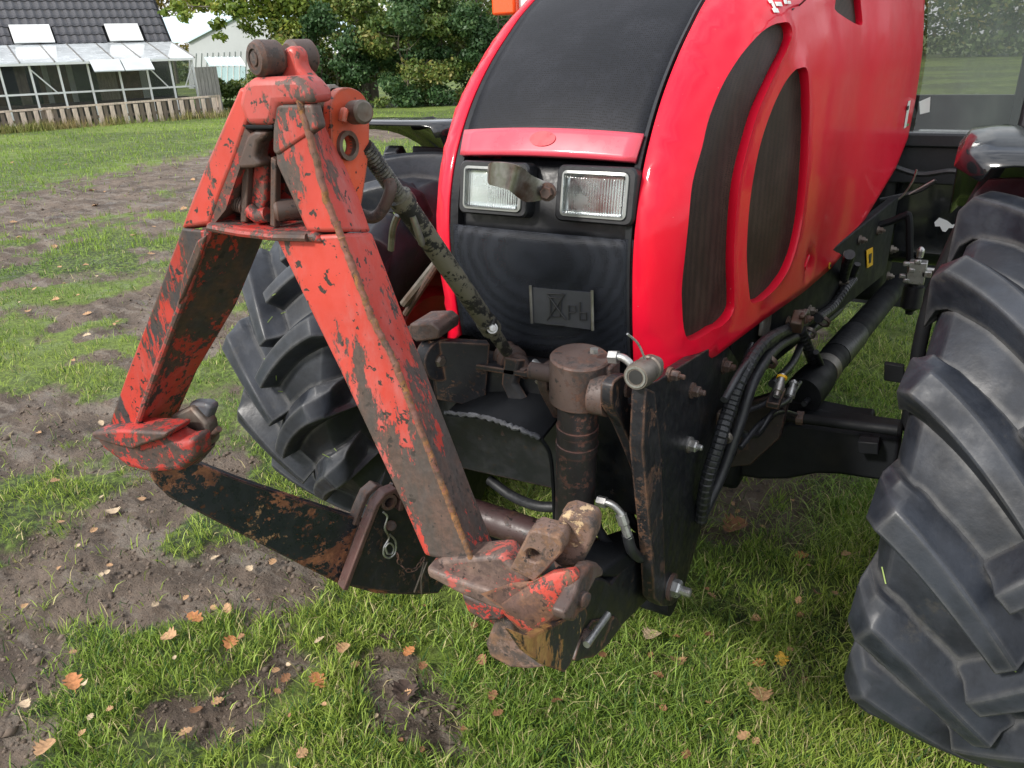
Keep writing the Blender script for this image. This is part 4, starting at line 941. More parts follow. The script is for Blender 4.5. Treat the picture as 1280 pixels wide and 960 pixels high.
MB().box((.1, 2.9, .70), (1.7, .05, 1.2)).build('rear_wall', 'black_plastic', cab); MB().box((.02, 2.9, 2.0), (.08, .06, 1.2)).build('rear_pillar', 'black_plastic', cab); MB().box((-.72, 2.1, 1.2), (.05, 1.6, 1.6)).build('side_wall', 'black_plastic', cab); MB().box((.9, 2.85, 1.9), (.1, .1, 1.5)).build('rear_pillar', 'black_plastic', cab)
MB().box((.05, 2.35, 1.55), (.5, .14, .65)).build('seat', 'black_plastic', cab, bevel=.05)
MB().lathe(V(.1, 1.85, 1.55), V(.1, 1.78, 1.66), [(0, .19), (.012, .2), (.024, .19), (.024, .165), (0, .165)], 32).build('steering_wheel', 'black_plastic', cab, smooth=True)
MB().prism([V(-.25, 1.55, zb-.02), V(.45, 1.55, zb-.02), V(.35, 1.6, zb+.22), V(-.15, 1.6, zb+.22)], V(0, .25, 0)).build('dashboard', 'black_plastic', cab, bevel=.02)
MB().prism([P(x, y, Y=1.297) for x, y in ((1149, 127), (1163, 121), (1162, 140), (1150, 143))], V(0, .002, 0)).build('window_sticker', 'sticker_white', cab)
# tanks, step and dark bodywork under the cab
tk = MB(); tk.box((.66, 1.62, .98), (.46, .6, .48)); tank = tk.build('fuel_tank', 'black_gloss', TR, bevel=.06, seg=4)
MB().prism([P(x, y, Y=1.312) for x, y in ((1168, 278), (1174, 272), (1184, 276), (1190, 281), (1199, 280), (1194, 285), (1186, 285), (1182, 290), (1178, 289), (1175, 283), (1169, 283))], V(0, .003, 0)).build('paint_flake', 'white_paint', tank)
MB().box((.1, 1.55, .95), (.75, .5, .75)).build('gearbox', 'black_metal', TR, bevel=.04)
# pipes and cables near the cab
for i, (mat, r, pts, Y) in enumerate([
        ('black_metal', .012, [(1072, 288), (1110, 278), (1130, 270), (1136, 272), (1137, 310), (1137, 325)], .75),
        ('steel', .0035, [(1146, 212), (1140, 228), (1128, 245), (1115, 255), (1105, 275)], .95),
        ('hose_rubber', .008, [(1170, 225), (1150, 238), (1120, 246), (1100, 250)], 1.05),
        ('zinc', .004, [(1097, 275), (1105, 263)], .8), ('zinc', .003, [(1136, 243), (1168, 225)], 1.0),
        ('hose_rubber', .01, [(1115, 208), (1150, 218), (1190, 214), (1215, 222)], 1.1)]):
    MB().tube(cr([P(x, y, Y=Y) for x, y in pts], 6), r, 8).build('pipe', mat, TR, smooth=True)
MB().prism([P(x, y, Y=.7) for x, y in ((1070, 286), (1074, 285), (1076, 292), (1072, 308), (1069, 306))], V(0, .006, 0)).build('cable_tag', 'steel', TR)
# filter / trailer valve hanging at the rail end
vx = P(1146, 340, Y=.72); k_ = 1/pxm(vx)
fv = MB(); fv.lathe(vx+V(0, 0, 18*k_), vx+V(0, 0, 60*k_), [(0, .010), (.02, .012), (.028, .012), (.034, .008), (.038, .003)], 16)
fv.box(vx+V(0, 0, 0), (.055, .05, .075)); fv.box(vx+V(.03, -.01, .0), (.03, .03, .02)); fv.lathe(vx+V(-.03, 0, .01), vx+V(.06, -.0, .01), [(0, .016), (.02, .016), (.02, .009), (.09, .009)], 12)
for q in range(5): fv.box(vx+V(random.uniform(-.04, .05), -.02, random.uniform(-.04, .04)), (.02, .02, .014))
fvo = fv.build('air_valve', 'zinc', TR, bevel=.003)
MB().lathe(vx+V(0, 0, -.035), vx+V(0, 0, -.2), [(0, .018), (.012, .018), (.014, .032), (.085, .034), (.09, .028), (.10, .014), (.112, .013)], 20).build('filter_bowl', 'black_plastic', fvo, smooth=True)
# front drive shaft cover
def axis_tube(a, b, Ya, Yb, r, name, mat, parent=TR, seg=20):
    return MB().tube([P(*a, Y=Ya), P(*b, Y=Yb)], r, seg).build(name, mat, parent, smooth=True)
A_ = P(1008, 488, Y=.05); B_ = P(1122, 355, Y=1.25)
D_ = (B_-A_).normalized(); LL = (B_-A_).length
sh = MB().lathe(A_-D_*.05, B_, [(0, .055), (.10, .055), (.16, .052), (.165, .046), (LL+.05, .040)], 28).build('drive_shaft_cover', 'black_metal', TR, smooth=True)
MB().lathe(A_+D_*.15, B_, [(0, .0475), (.05, .0475)], 28).build('shaft_band', 'dash_grey', sh, smooth=True)
MB().lathe(A_+D_*.30, B_, [(i*.006, .0455 if i % 2 else .0468) for i in range(40)], 24).build('shaft_sleeve', 'hose_rubber', sh, smooth=True)
# --- front axle
ax = MB()
yA = -.10
ax.prism([P(x, y, Y=yA) for x, y in ((880, 590), (905, 560), (960, 545), (985, 528), (1125, 548), (1118, 604), (1090, 600), (1050, 594), (1020, 593), (985, 600), (950, 600), (910, 594))], V(0, .13, 0))
axle = ax.build('front_axle', 'black_metal', TR, bevel=.01)
MB().box((0, -.03, .48), (.56, .2, .18)).build('axle_housing', 'black_metal', axle, bevel=.02)
MB().prism([P(x, y, Y=.0) for x, y in ((-100+1005, 585), (935, 540), (985, 500), (1012, 503), (1020, 512), (1062, 521), (1090, 524), (1090, 560))], V(0, .08, 0)).build('axle_bracket', 'black_metal', axle, bevel=.008)
MB().prism([V(-.25, -.10, .40), V(-.72, -.10, .44), V(-.72, -.10, .58), V(-.25, -.10, .60)], V(0, .13, 0)).build('axle_arm', 'black_metal', axle, bevel=.01)
MB().tube([P(984, 521, Y=-.14), P(1122, 538, Y=-.14)], .014, 14).build('tie_rod', 'black_metal', axle, smooth=True)
MB().lathe(P(996, 522, Y=-.14), P(1122, 538, Y=-.14), [(0, .019), (.018, .019)], 12).build('rod_nut', 'rust_metal', axle)
MB().prism([P(x, y, Y=-.15) for x, y in ((1072, 552), (1098, 554), (1098, 569), (1072, 567))], V(0, .05, 0)).build('stop_block', 'black_metal', axle, bevel=.003)
MB().prism([P(x, y, Y=-.02) for x, y in ((1105, 454), (1130, 458), (1130, 480), (1105, 476))], V(0, .02, 0)).build('steering_bracket', 'black_metal', axle, bevel=.003)
# brown bracket between side plate and axle
MB().prism([P(x, y, Y=-.28) for x, y in ((905, 585), (938, 582), (975, 548), (985, 505), (960, 495), (925, 505), (900, 545))], V(0, .03, 0)).build('axle_support', worn('brown_plate', (.022, .014, .014), (.07, .04, .03), (.12, .06, .04), .3, scale=8), TR, bevel=.004)

# --- wheels
def tyre_mesh(R=.60, W=.40, rim=.31, lug=.060, nl=16, sign=1):
    """agricultural tread tyre around the X axis, centre at the origin; nose of each lug points down at the front"""
    mb = MB(); prof = []
    ca = [(-.36, rim-.01), (-.40, rim+.02), (-.47, rim+.08), (-.52, rim+.15), (-.52, R-.12), (-.49, R-.055), (-.44, R-.022), (-.30, R-.006), (0, R), (.30, R-.006), (.44, R-.022), (.49, R-.055), (.52, R-.12), (.52, rim+.15), (.47, rim+.08), (.40, rim+.02), (.36, rim-.01)]
    prof = [(x*W, r) for x, r in ca]; SEG = 96
    L = [[V(x, r*cos(2*pi*k/SEG), r*sin(2*pi*k/SEG)) for x, r in prof] for k in range(SEG)]
    n = len(prof); o = len(mb.v)
    for row in L: mb.v += [tuple(p) for p in row]
    for k in range(SEG):
        for j in range(n-1): mb.f.append((o+k*n+j, o+k*n+j+1, o+((k+1) % SEG)*n+j+1, o+((k+1) % SEG)*n+j))
    pitch = 2*pi/nl
    def surf(x):  # carcass radius at lateral x
        ax_ = abs(x)
        xs = [0, .30*W, .44*W, .49*W, .52*W]; rs_ = [R, R-.006, R-.022, R-.055, R-.12]
        for a, b, p, q in zip(xs, xs[1:], rs_, rs_[1:]):
            if ax_ <= b: return p+(q-p)*(ax_-a)/(b-a)
        return rs_[-1]
    for side in (-1, 1):
        for i in range(nl):
            a0 = i*pitch + (pitch/2 if side > 0 else 0); loops = []
            NS = 11
            for k in range(NS+1):
                t = k/NS; x = side*W*(-.035+.56*t)
                # angular sweep, steeper near the centre
                a = a0 + (.62*t - .17*t*t)*.78
                dxdt = .56*W; dadt = (.62-.34*t)*.78*R; ln = math.hypot(dxdt, dadt)
                # across-lug direction in (x, circumference)
                cx_, cc_ = -dadt/ln*side, dxdt/ln
                ht = lug*(1 if t > .06 else .8)
                top = R+lug-.012*t**2.5 if t < .93 else R+lug-.03
                bw = .062+.022*t; tw = .019+.008*t
                if t > .93: top = R+lug-.045
                base = surf(x)-.012
                def pt(off, r):
                    xx = x+cx_*off; aa = a+cc_*off/R
                    return V(xx, -r*cos(aa), r*sin(aa))
                mid = R+lug*.55
                loops.append([pt(-tw-.016, base), pt(-tw-.006, min(mid, top-.004)), pt(-tw, top), pt(tw, top), pt(tw+.016, min(R+lug*.42, top-.004)), pt(tw+.036, min(R+lug*.14, top-.006)), pt(bw, base)])
            # shoulder end running down the side wall
            x = side*W*.545; a = a0+(.62*1.0-.17)*.78+.03
            def pe(off, r, xx): return V(xx, -r*cos(a+off/R), r*sin(a+off/R))
            loops.append([pe(-.045, R-.11, side*W*.515), pe(-.034, R-.03, x), pe(-.028, R-.015, x), pe(.028, R-.015, x), pe(.040, R-.03, x), pe(.052, R-.06, side*W*.53), pe(.070, R-.11, side*W*.515)])
            mb.loft(loops)
    return mb
def wheel(x, rot, steer=0, y=0, R=.60, W=.40):
    mb = tyre_mesh(R, W); c = V(x, y, R+.03)
    Rz = Matrix.Rotation(steer, 3, 'Z') @ Matrix.Rotation(rot, 3, 'X')
    mb.v = [tuple(Rz @ Vector(p)+c) for p in mb.v]
    o = mb.build('front_wheel', 'tyre_rubber', TR, bevel=.004, smooth=True, seg=2, auto=42)
    s = 1 if x > 0 else -1; axv = Rz @ V(-s, 0, 0)
    prof = [(-.14, .30), (-.13, .315), (-.10, .30), (-.02, .285), (.03, .28), (.04, .20), (.07, .17), (.07, .10), (.12, .09), (.12, .0)]
    ri = MB().lathe(c, c+axv, prof, 40).build('rim', 'rim_red', o, smooth=True, auto=30)
    return o
WH_R = wheel(.965, .10, rad(-6), -.15, .612, .46); WH_L = wheel(-.93, .12, rad(-10), 0, .612, .44)
# --- mudguards
def fender(x, sgn):
    R_ = .77; cz = .63; L = []
    for k in range(15):
        a = rad((82 if sgn < 0 else 70)+70*k/14) ; w2 = .22
        if k == 0: w2 = .17
        row = []
        for u in (-1, -.92, -.7, 0, .7, .92, 1):
            dr = -.035 if abs(u) == 1 else (-.006 if abs(u) > .9 else 0)
            row.append(V(x+u*w2, -(R_+dr)*cos(a), cz+(R_+dr)*sin(a)))
        L.append(row)
    mb = MB(); n = 7; mb.v = [tuple(p) for r in L for p in r]; mb.f = [(i*n+j, i*n+j+1, (i+1)*n+j+1, (i+1)*n+j) for i in range(14) for j in range(6)]
    o = mb.build('front_mudguard', 'black_gloss', TR, smooth=True, auto=60); solidify(o, .006, 1)
    MB().tube(cr([V(x-sgn*.22, .02, .62), V(x-sgn*.22, .02, 1.0), V(x-sgn*.12, .02, 1.36), V(x, .02, 1.385)], 5), .018, 10).build('mudguard_arm', 'black_metal', o, smooth=True)
    return o
fender(.90, 1); fender(-.90, -1)
# orange lamp on the far side
q = P(634, -10, Y=.2)
lo = MB().box(q+V(0, 0, -.0), (.085, .06, .13)).build('indicator_lamp', 'orange_plastic', TR, bevel=.008)
MB().box(q+V(.06, .02, 0), (.04, .05, .14)).build('lamp_back', 'sticker_white', lo, bevel=.005)
MB().tube([q+V(.06, .04, 0), q+V(.3, .25, .03)], .012, 8).build('lamp_arm', 'black_metal', lo, smooth=True)
# cut grass stuck to the tyres
for wh, nb_ in ((WH_L, 60), (WH_R, 34)):
    vs_ = [v.co for v in wh.data.vertices if (CAM-v.co).length < 3 and v.co.z > .1]; mb = MB(); cc_ = V(wh.data.vertices[0].co.x, 0, .64)
    for q in range(nb_):
        p = random.choice(vs_); o_ = (CAM-p).normalized()*.006; d_ = V(random.gauss(0, 1), random.gauss(0, 1), random.gauss(0, 1)).normalized()*random.uniform(.012, .035); s_ = d_.cross(o_).normalized()*.0012
        mb.add([p+o_-s_, p+o_+s_, p+o_+d_+s_, p+o_+d_-s_], [(0, 1, 2, 3)])
    tag(mb.build('grass_scraps', LM['yellow'] if False else plain('cut_grass', (.22, .30, .08), .6, 0, .3, 9, 0), wh), kind='stuff')
# ================================================================== FRONT LINKAGE (part of the tractor)
def poly(pts, **k): return [P(x, y, **k) for x, y in pts]
def circle_pts(c, ax, r, n=20):
    ax = Vector(ax).normalized(); a = ax.orthogonal().normalized(); b = ax.cross(a); return [Vector(c)+(a*cos(2*pi*i/n)+b*sin(2*pi*i/n))*r for i in range(n)]
def ringbox(c, ax, ro, ri, t, n=24):
    """short tube with a real bore"""
    c = Vector(c); ax = Vector(ax).normalized(); a = ax.orthogonal().normalized(); b = ax.cross(a); mb = MB()
    L = []
    for h_, r in ((-t/2, ri), (-t/2, ro), (t/2, ro), (t/2, ri), (-t/2, ri)):
        L.append([c+ax*h_+(a*cos(2*pi*i/n)+b*sin(2*pi*i/n))*r for i in range(n)])
    return mb.loft(L, cap=False)
def holed(outer, holes, vec):
    """flat plate cut from an outline with true round holes; outer and holes are coplanar 3D points"""
    o = Vector(outer[0]); n = (Vector(outer[1])-o).cross(Vector(outer[2])-o)
    for i in range(len(outer)):
        q = (Vector(outer[i])-o).cross(Vector(outer[(i+1) % len(outer)])-o)
        if q.length > n.length: n = q
    n.normalize(); a = n.orthogonal().normalized(); b = n.cross(a)
    to2 = lambda p: ((Vector(p)-o).dot(a), (Vector(p)-o).dot(b)); O2 = [to2(p) for p in outer]; H2 = [[to2(p) for p in h] for h in holes]
    pts = []; ed = []
    for L in [O2]+H2:
        s0 = len(pts); pts += [Vector(p) for p in L]; ed += [(s0+i, s0+(i+1) % len(L)) for i in range(len(L))]
    vs, _, fs, _, _, _ = delaunay_2d_cdt(pts, ed, [], 0, 1e-7); fs2 = []
    for f in fs:
        c = sum((vs[i] for i in f), Vector((0, 0)))/len(f)
        if inside(c, O2) and not any(inside(c, h) for h in H2): fs2.append(tuple(f))
    vec = Vector(vec); m_ = MB(); base = [o+a*v[0]+b*v[1] for v in vs]; k = len(base)
    m_.v = [tuple(p) for p in base]+[tuple(p+vec) for p in base]
    m_.f = fs2+[tuple(k+i for i in reversed(f)) for f in fs2]
    cnt = {}
    for f in fs2:
        for i in range(len(f)):
            e = (f[i], f[(i+1) % len(f)]); cnt[tuple(sorted(e))] = cnt.get(tuple(sorted(e)), 0)+1
    m_.f += [(e[0], e[1], e[1]+k, e[0]+k) for e, c in cnt.items() if c == 1]
    return m_
LK = TR
# cross plate between the side plates
cp = MB(); cp.prism([V(-.34, -.86, .98), V(.29, -.86, 1.0), V(.29, -.86, .72), V(.12, -.86, .74), V(-.34, -.86, .72)], V(0, .025, 0))
cross = cp.build('cross_plate', 'plate_black', TR, bevel=.003)
MB().prism([V(-.34, -.885, .985), V(.10, -.885, 1.0), V(.10, -.80, 1.0), V(-.34, -.80, .985)], V(0, 0, .012)).build('top_flange', 'plate_rusty', cross, bevel=.002)
MB().box((-.02, -.28, .70), (.40, .5, .22)).build('axle_carrier', 'black_metal', TR, bevel=.02)
# right side plate with bolts
spl = poly([(806, 482), (822, 476), (905, 424), (932, 466), (940, 520), (922, 566), (893, 625), (878, 655), (862, 712), (852, 745), (840, 757), (828, 758), (820, 748), (818, 700), (812, 640), (806, 560)], X=.30)
side = MB().prism(spl, V(-.02, 0, 0)).build('side_plate', 'plate_black', TR, bevel=.002)
MB().prism(poly([(808, 485), (819, 490), (826, 560), (829, 640), (832, 730), (826, 757), (818, 748), (816, 700), (811, 640), (804, 560)], X=.303), V(-.026, 0, 0)).build('plate_edge', 'plate_rusty', side, bevel=.002)
for (x, y, r) in ((865, 488, .012), (905, 457, .014), (862, 556, .013), (905, 523, .014), (838, 468, .01)):
    MB().hexbolt(P(x, y, X=.302), (1, -.1, 0), r, .014, .01).build('bolt', 'rust_metal' if y < 540 else 'zinc', side)
MB().hexbolt(P(838, 733, X=.302), (1, -.05, 0), .02, .02, .022).build('pivot_bolt', 'zinc', side)
MB().lathe(P(838, 733, X=.302), P(838, 733, X=.302)+V(1, 0, 0), [(0, .03), (.006, .03)], 24).build('washer', 'rust_metal', side)
# left side plate (mirror) with big eye
lsp = [V(-p.x, p.y, p.z) for p in spl]
left = MB().prism(lsp, V(.02, 0, 0)).build('side_plate', 'plate_black', TR, bevel=.002)
# left eye in front of the cross plate
e0 = P(546, 448, Y=-.92); 
ey = ringbox(e0, (1, -.3, 0), .045, .014, .035); ey.prism([e0+V(-.0, -.02, .045), e0+V(.10, .05, .03), e0+V(.08, .05, -.12), e0+V(.0, -.01, -.09)], V(-.02, .02, 0))
eo = ey.build('left_ear', 'plate_rusty', TR, bevel=.002, smooth=True)
MB().lathe(e0+V(-.02, 0, 0), e0+V(1, -.3, 0), [(0, .013), (.04, .013), (.045, .009)], 6).build('bolt', 'worn_steel', eo)
MB().prism(poly([(512, 405), (540, 404), (549, 412), (548, 424), (520, 428), (508, 418)], Y=-.95), V(-.01, .09, -.0)).build('ear_block', 'rust_metal', TR, bevel=.004)
# curved guard sheet
gp = cr([P(558, 516, Y=-.93), P(600, 520, Y=-.95), P(640, 532, Y=-.97), P(676, 548, Y=-.97)], 5)
gm = MB(); gm.loft([[p, p+V(.005, .17, .035), p+V(.005, .17, .028), p+V(0, 0, -.008)] for p in gp]); gd = gm.build('guard_sheet', 'black_metal', TR, smooth=True)
MB().tube(cr([P(676, 548, Y=-.97), P(688, 570, Y=-.96), P(692, 620, Y=-.96), P(693, 660, Y=-.95)], 5), .004, 8).build('guard_edge', 'black_metal', gd)
MB().lathe(P(648, 578, Y=-.80), P(690, 560, Y=-.6), [(0, .03), (.25, .03)], 20).build('carrier_tube', 'rust_metal', TR, smooth=True)
# lower cross tube
a_, b_ = P(600, 650, Y=-.86), P(800, 712, Y=-.86)
a_ = V(-.28, -.84, a_.z); MB().tube([a_, b_], .036, 24).build('cross_tube', worn('tube_brown', (.045, .022, .022), (.02, .014, .014), (.10, .05, .035), .4, scale=9, rough=.42), TR, smooth=True)
MB().tube([V(-.28, -.70, .42), V(.28, -.70, .42)], .045, 20).build('torsion_tube', 'black_metal', TR, smooth=True)
# lift cylinder
CYL = P(725, 468, Y=-.97); k_ = 1/pxm(CYL); top = P(725, 445, Y=-.97); low = P(716, 700, Y=-.93)
dn = (low-top).normalized(); L_ = (low-top).length
cy = MB().lathe(top, low, [(0, .050), (.003, .0535), (.086, .054), (.089, .051)], 40).build('lift_cylinder', 'rust_metal', TR, smooth=True, auto=35)
MB().lathe(top+dn*.108, low, [(-.02, .038), (.035, .038), (.036, .0395), (.05, .0395), (.051, .0385), (.072, .0385), (.073, .0402), (.09, .0402), (.091, .0388), (L_-.19, .0388), (L_-.189, .041), (L_-.17, .041), (L_-.168, .038), (L_-.1, .038)], 40).build('cylinder_barrel', 'cyl_paint', cy, smooth=True, auto=35)
MB().box(top+V(.045, .02, -.045), (.03, .05, .07)).build('port_block', 'rust_metal', cy, bevel=.006)
# ears beside the cylinder head
re = holed(cr(poly([(750, 490), (753, 474), (768, 466), (786, 470), (797, 488), (800, 520), (812, 570), (826, 630), (832, 690), (822, 700), (808, 650), (786, 580), (765, 530), (752, 508)], X=.232), 3, True), [circle_pts(P(777, 486, X=.232), (1, 0, 0), .024)], V(.022, 0, 0))
reo = re.build('ear_plate', 'plate_rusty', TR, bevel=.002)
ringbox(P(752, 494, X=.215), (1, 0, 0), .036, .016, .03).build('ear_boss', 'rust_metal', reo, smooth=True)
le = holed(cr(poly([(672, 484), (674, 462), (686, 450), (698, 456), (702, 480), (706, 520), (700, 534), (686, 512)], X=.075), 3, True), [circle_pts(P(686, 474, X=.075), (1, 0, 0), .014)], V(.02, 0, 0))
le.build('ear_plate', 'rust_metal', TR, bevel=.002)
MB().tube([top+V(-.10, 0, -.045), top+V(.095, 0, -.045)], .016, 16).build('cylinder_pin', 'rust_metal', TR, smooth=True)
# coupling with tube
q0 = P(797, 470, Y=-1.02); q1 = P(824, 452, Y=-.93); dq = (q1-q0).normalized()
cpg = MB().lathe(q0-dq*.008, q1, [(0, .013), (0, .021), (.008, .023), (.03, .023), (.032, .020), (.05, .020), (.052, .023), (.065, .022), (.066, .016), (.085, .014)], 28).build('hydraulic_coupler', 'worn_steel', TR, smooth=True, auto=30)
MB().lathe(q0-dq*.009, q1, [(0, .012), (.001, .0125)], 20).build('coupler_bore', 'ink', cpg)
ringbox(q0-dq*.009, dq, .018, .015, .002).build('coupler_ring', 'zinc', cpg, smooth=True)
MB().tube(cr([q0+dq*.03+V(0, 0, .02), q0+dq*.02+V(-.01, 0, .05), q0+dq*.0+V(-.02, 0, .07)], 4), .002, 6).build('cable_tie', 'zinc', cpg)
# elbow fittings + hoses
def fitting(pts, Y, r, name='pipe_elbow', mat='zinc'):
    o = MB().tube(cr([P(x, y, Y=Y) for x, y in pts], 6), r, 12).build(name, mat, TR, smooth=True); return o
f1 = fitting([(765, 446), (778, 447), (788, 455), (792, 466)], -.97, .007)
MB().lathe(P(762, 446, Y=-.97), P(778, 447, Y=-.97), [(0, .012), (.016, .012)], 6).build('nut', 'zinc', f1); MB().lathe(P(743, 441, Y=-.97), P(743, 437, Y=-.97), [(0, .008), (.008, .008)], 6).build('nut', 'zinc', f1)
f2 = fitting([(748, 626), (764, 630), (776, 641), (780, 652)], -.97, .007)
MB().lathe(P(747, 626, Y=-.97), P(764, 630, Y=-.97), [(0, .011), (.018, .011)], 6).build('nut', 'zinc', f2); MB().lathe(P(776, 643, Y=-.97), P(786, 672, Y=-.97), [(0, .011), (.02, .011), (.022, .009), (.05, .009)], 10).build('ferrule', 'zinc', f2)
def hose(pts, r=.009, name='hydraulic_hose', mat='hose_rubber', parent=None, rib=False):
    path = cr([P(x, y, Y=Y) if not isinstance(Y, tuple) else P(x, y, X=Y[0]) for x, y, Y in pts], 10)
    if rib:
        fine = []; 
        for a, b in zip(path, path[1:]):
            for q in range(4): fine.append(a.lerp(b, q/4))
        path = fine; rr_ = [r*(1.0 if (i % 6) < 5 else .86) for i in range(len(path))]
    else: rr_ = r
    return MB().tube(path, rr_, 12).build(name, mat, parent or TR, smooth=True, auto=60 if not rib else 25)
hose([(784, 668, -.97), (790, 688, -.96), (802, 697, -.92), (815, 690, -.86)], .011)
hose([(744, 640, -.95), (750, 665, -.94), (768, 685, -.92), (800, 700, -.88)], .009)
hose([(783, 520, -.82), (780, 580, -.84), (786, 640, -.84), (800, 662, -.80), (815, 655, -.7)], .010)
hose([(612, 600, -.8), (640, 620, -.82), (670, 632, -.84), (700, 634, -.84)], .012)
hose([(640, 640, -.7), (700, 690, -.72), (760, 700, -.74)], .010)
# hose bundle down the right flank
X1 = (.345,); 
hose([(1062, 318, (.45,)), (1045, 375, (.40,)), (1010, 400, (.37,)), (960, 425, (.36,)), (930, 465, (.36,)), (912, 510, (.35,)), (898, 555, (.345,)), (884, 600, (.33,)), (876, 650, (.31,))], .0155, rib=True, name='wrapped_hose')
hose([(1068, 340, (.44,)), (1050, 385, (.41,)), (1015, 412, (.38,)), (975, 432, (.37,)), (945, 470, (.37,)), (926, 525, (.36,)), (903, 590, (.34,)), (880, 640, (.32,))], .0125)
hose([(1000, 412, (.38,)), (1012, 440, (.40,)), (1020, 470, (.41,)), (1008, 484, (.41,))], .016, rib=True, name='wrapped_hose')
hose([(920, 540, (.34,)), (945, 544, (.36,)), (960, 525, (.38,)), (985, 497, (.40,))], .008)
hose([(930, 515, (.36,)), (955, 505, (.38,)), (975, 492, (.40,))], .006)
hose([(1000, 478, (.41,)), (985, 500, (.41,)), (968, 512, (.40,)), (948, 540, (.38,)), (930, 545, (.36,))], .006)
hose([(1024, 470, (.41,)), (1015, 492, (.40,)), (995, 510, (.39,))], .006)
hose([(905, 500, (.35,)), (935, 452, (.36,)), (970, 425, (.36,)), (1000, 398, (.37,))], .008)
c_ = P(997, 402, X=.385)
hc = MB(); hc.box(c_, (.03, .05, .04), Matrix.Rotation(.5, 3, 'X')); hc.box(c_+V(.004, .05, .0), (.03, .03, .03)); hc.box(c_+V(.012, .01, .02), (.015, .06, .012))
hco = hc.build('hose_clamp', 'worn_steel', TR, bevel=.004)
MB().hexbolt(c_+V(.015, .03, 0), (1, 0, .3), .010, .01, .006).build('bolt', 'rust_metal', hco)
for (x, y, X_, rot) in ((975, 480, .405, .5), (990, 487, .41, .5)):
    c_ = P(x, y, X=X_); o = MB().lathe(c_-V(0, .03, .02), c_+V(0, .03, .025), [(0, .008), (.012, .008), (.013, .012), (.035, .012), (.036, .009), (.06, .009)], 10).build('hose_fitting', 'zinc', TR, smooth=True)
    MB().lathe(c_+V(0, .012, .009), c_+V(0, .03, .025), [(0, .0125), (.006, .0125)], 12).build('colour_band', 'sticker_yellow' if x < 980 else 'zinc', o)
MB().box(P(970, 497, X=.40), (.03, .07, .016), Matrix.Rotation(.2, 3, 'X')).build('manifold_block', 'plate_rusty', TR, bevel=.002)
MB().box(P(905, 523, X=.325)+V(0, 0, .0), (.03, .03, .035)).build('hose_bracket', 'worn_steel', TR, bevel=.004)
# top link
t0 = P(455, 182, Y=-1.19); t1 = P(634, 440, Y=-.86); td = (t1-t0).normalized(); TL = (t1-t0).length
def tp(f): return t0+(t1-t0)*f
ro = .0185
prof = [(0, .013)]+[(i*.003, .0125 if i % 2 else .0145) for i in range(1, 34)]+[(.105, .014), (.106, .021), (.125, .0215), (.127, ro), (TL*.80, ro), (TL*.805, ro+.002), (TL*.86, ro+.002), (TL*.865, .014), (TL, .012)]
tl = MB().lathe(t0, t1, prof, 28).build('top_link', 'toplink_olive', TR, smooth=True, auto=28)
MB().tube(cr([tp(.27)+V(-.02, -.012, 0), tp(.30)+V(-.035, -.02, -.01), tp(.32)+V(-.05, -.02, -.04)], 5), .006, 8).build('link_handle', 'steel', tl, smooth=True)
MB().lathe(tp(.29)+V(.01, -.02, .01), tp(.34)+V(.01, -.03, .01), [(0, .006), (.05, .006), (.055, .003)], 10).build('grease_nipple', 'steel', tl, smooth=True)
MB().hexbolt(tp(.845)+V(.014, -.016, .006), (1, -1, .4), .008, .006, 0).build('nut', 'zinc', tl)
jb = t1+td*.03
jm = MB(); jm.lathe(jb+V(-.035, .02, .005), jb+V(.05, -.03, -.01), [(0, .02), (.01, .03), (.022, .026), (.03, .031), (.046, .031), (.05, .022), (.066, .024), (.08, .019), (.10, .012)], 24)
jm.build('ball_joint', 'rust_metal', tl, smooth=True, auto=30)
MB().prism(poly([(630, 446), (648, 450), (640, 480), (652, 500), (640, 510), (626, 480)], Y=-.885), V(.012, .012, 0)).build('joint_bracket', 'plate_rusty', tl, bevel=.003)
MB().tube([P(668, 452, Y=-.93), P(680, 461, Y=-.95), P(672, 478, Y=-.95)], .006, 8).build('joint_clip', 'zinc', tl, smooth=True)
# strut bars left of the bonnet
MB().tube([P(505, 380, Y=-.72), P(545, 330, Y=-.72)], .011, 8).build('support_bar', 'worn_steel', TR, smooth=True)
MB().tube([P(507, 392, Y=-.70), P(562, 308, Y=-.75)], .008, 8).build('support_bar', 'rust_metal', TR, smooth=True)

# lower link arms
nL = V(.42, -.17, 0).normalized()
plL = (V(-.44, -.95, .5), nL)
def pL(pts, o=0): return [P(x, y, pl=(plL[0]+nL*o, nL)) for x, y in pts]
la = MB().prism(pL([(186, 586), (200, 578), (248, 579), (300, 600), (380, 627), (452, 650), (520, 676), (560, 690), (562, 722), (548, 742), (520, 744), (470, 742), (419, 728), (350, 693), (270, 652), (212, 622), (195, 606)]), -nL*.03)
lao = la.build('left_link_arm', 'bar_black', TR, bevel=.003)
MB().prism(pL([(426, 731), (452, 655), (468, 640), (492, 604), (520, 640), (535, 700), (538, 742), (500, 742)], .02), -nL*.016).build('arm_gusset', 'plate_rusty', lao, bevel=.003)
def strap(pts, o, r=.006):
    p = pL(pts, o); mb = MB(); dirs = []
    L = []
    for i, q in enumerate(p):
        t = (p[min(i+1, len(p)-1)]-p[max(i-1, 0)]).normalized(); s_ = t.cross(nL).normalized()
        L.append([q+s_*r+nL*.0, q-s_*r+nL*.0, q-s_*r+nL*.034, q+s_*r+nL*.034])
    return mb.loft(L)
st = strap([(424, 730), (437, 695), (452, 655), (464, 625), (474, 612), (486, 607), (495, 616), (493, 632)], .012, .007)
sto = st.build('clamp_yoke', worn('clamp_brown', (.085, .042, .038), (.06, .035, .03), (.16, .08, .06), .4, scale=14), lao, bevel=.003, smooth=True)
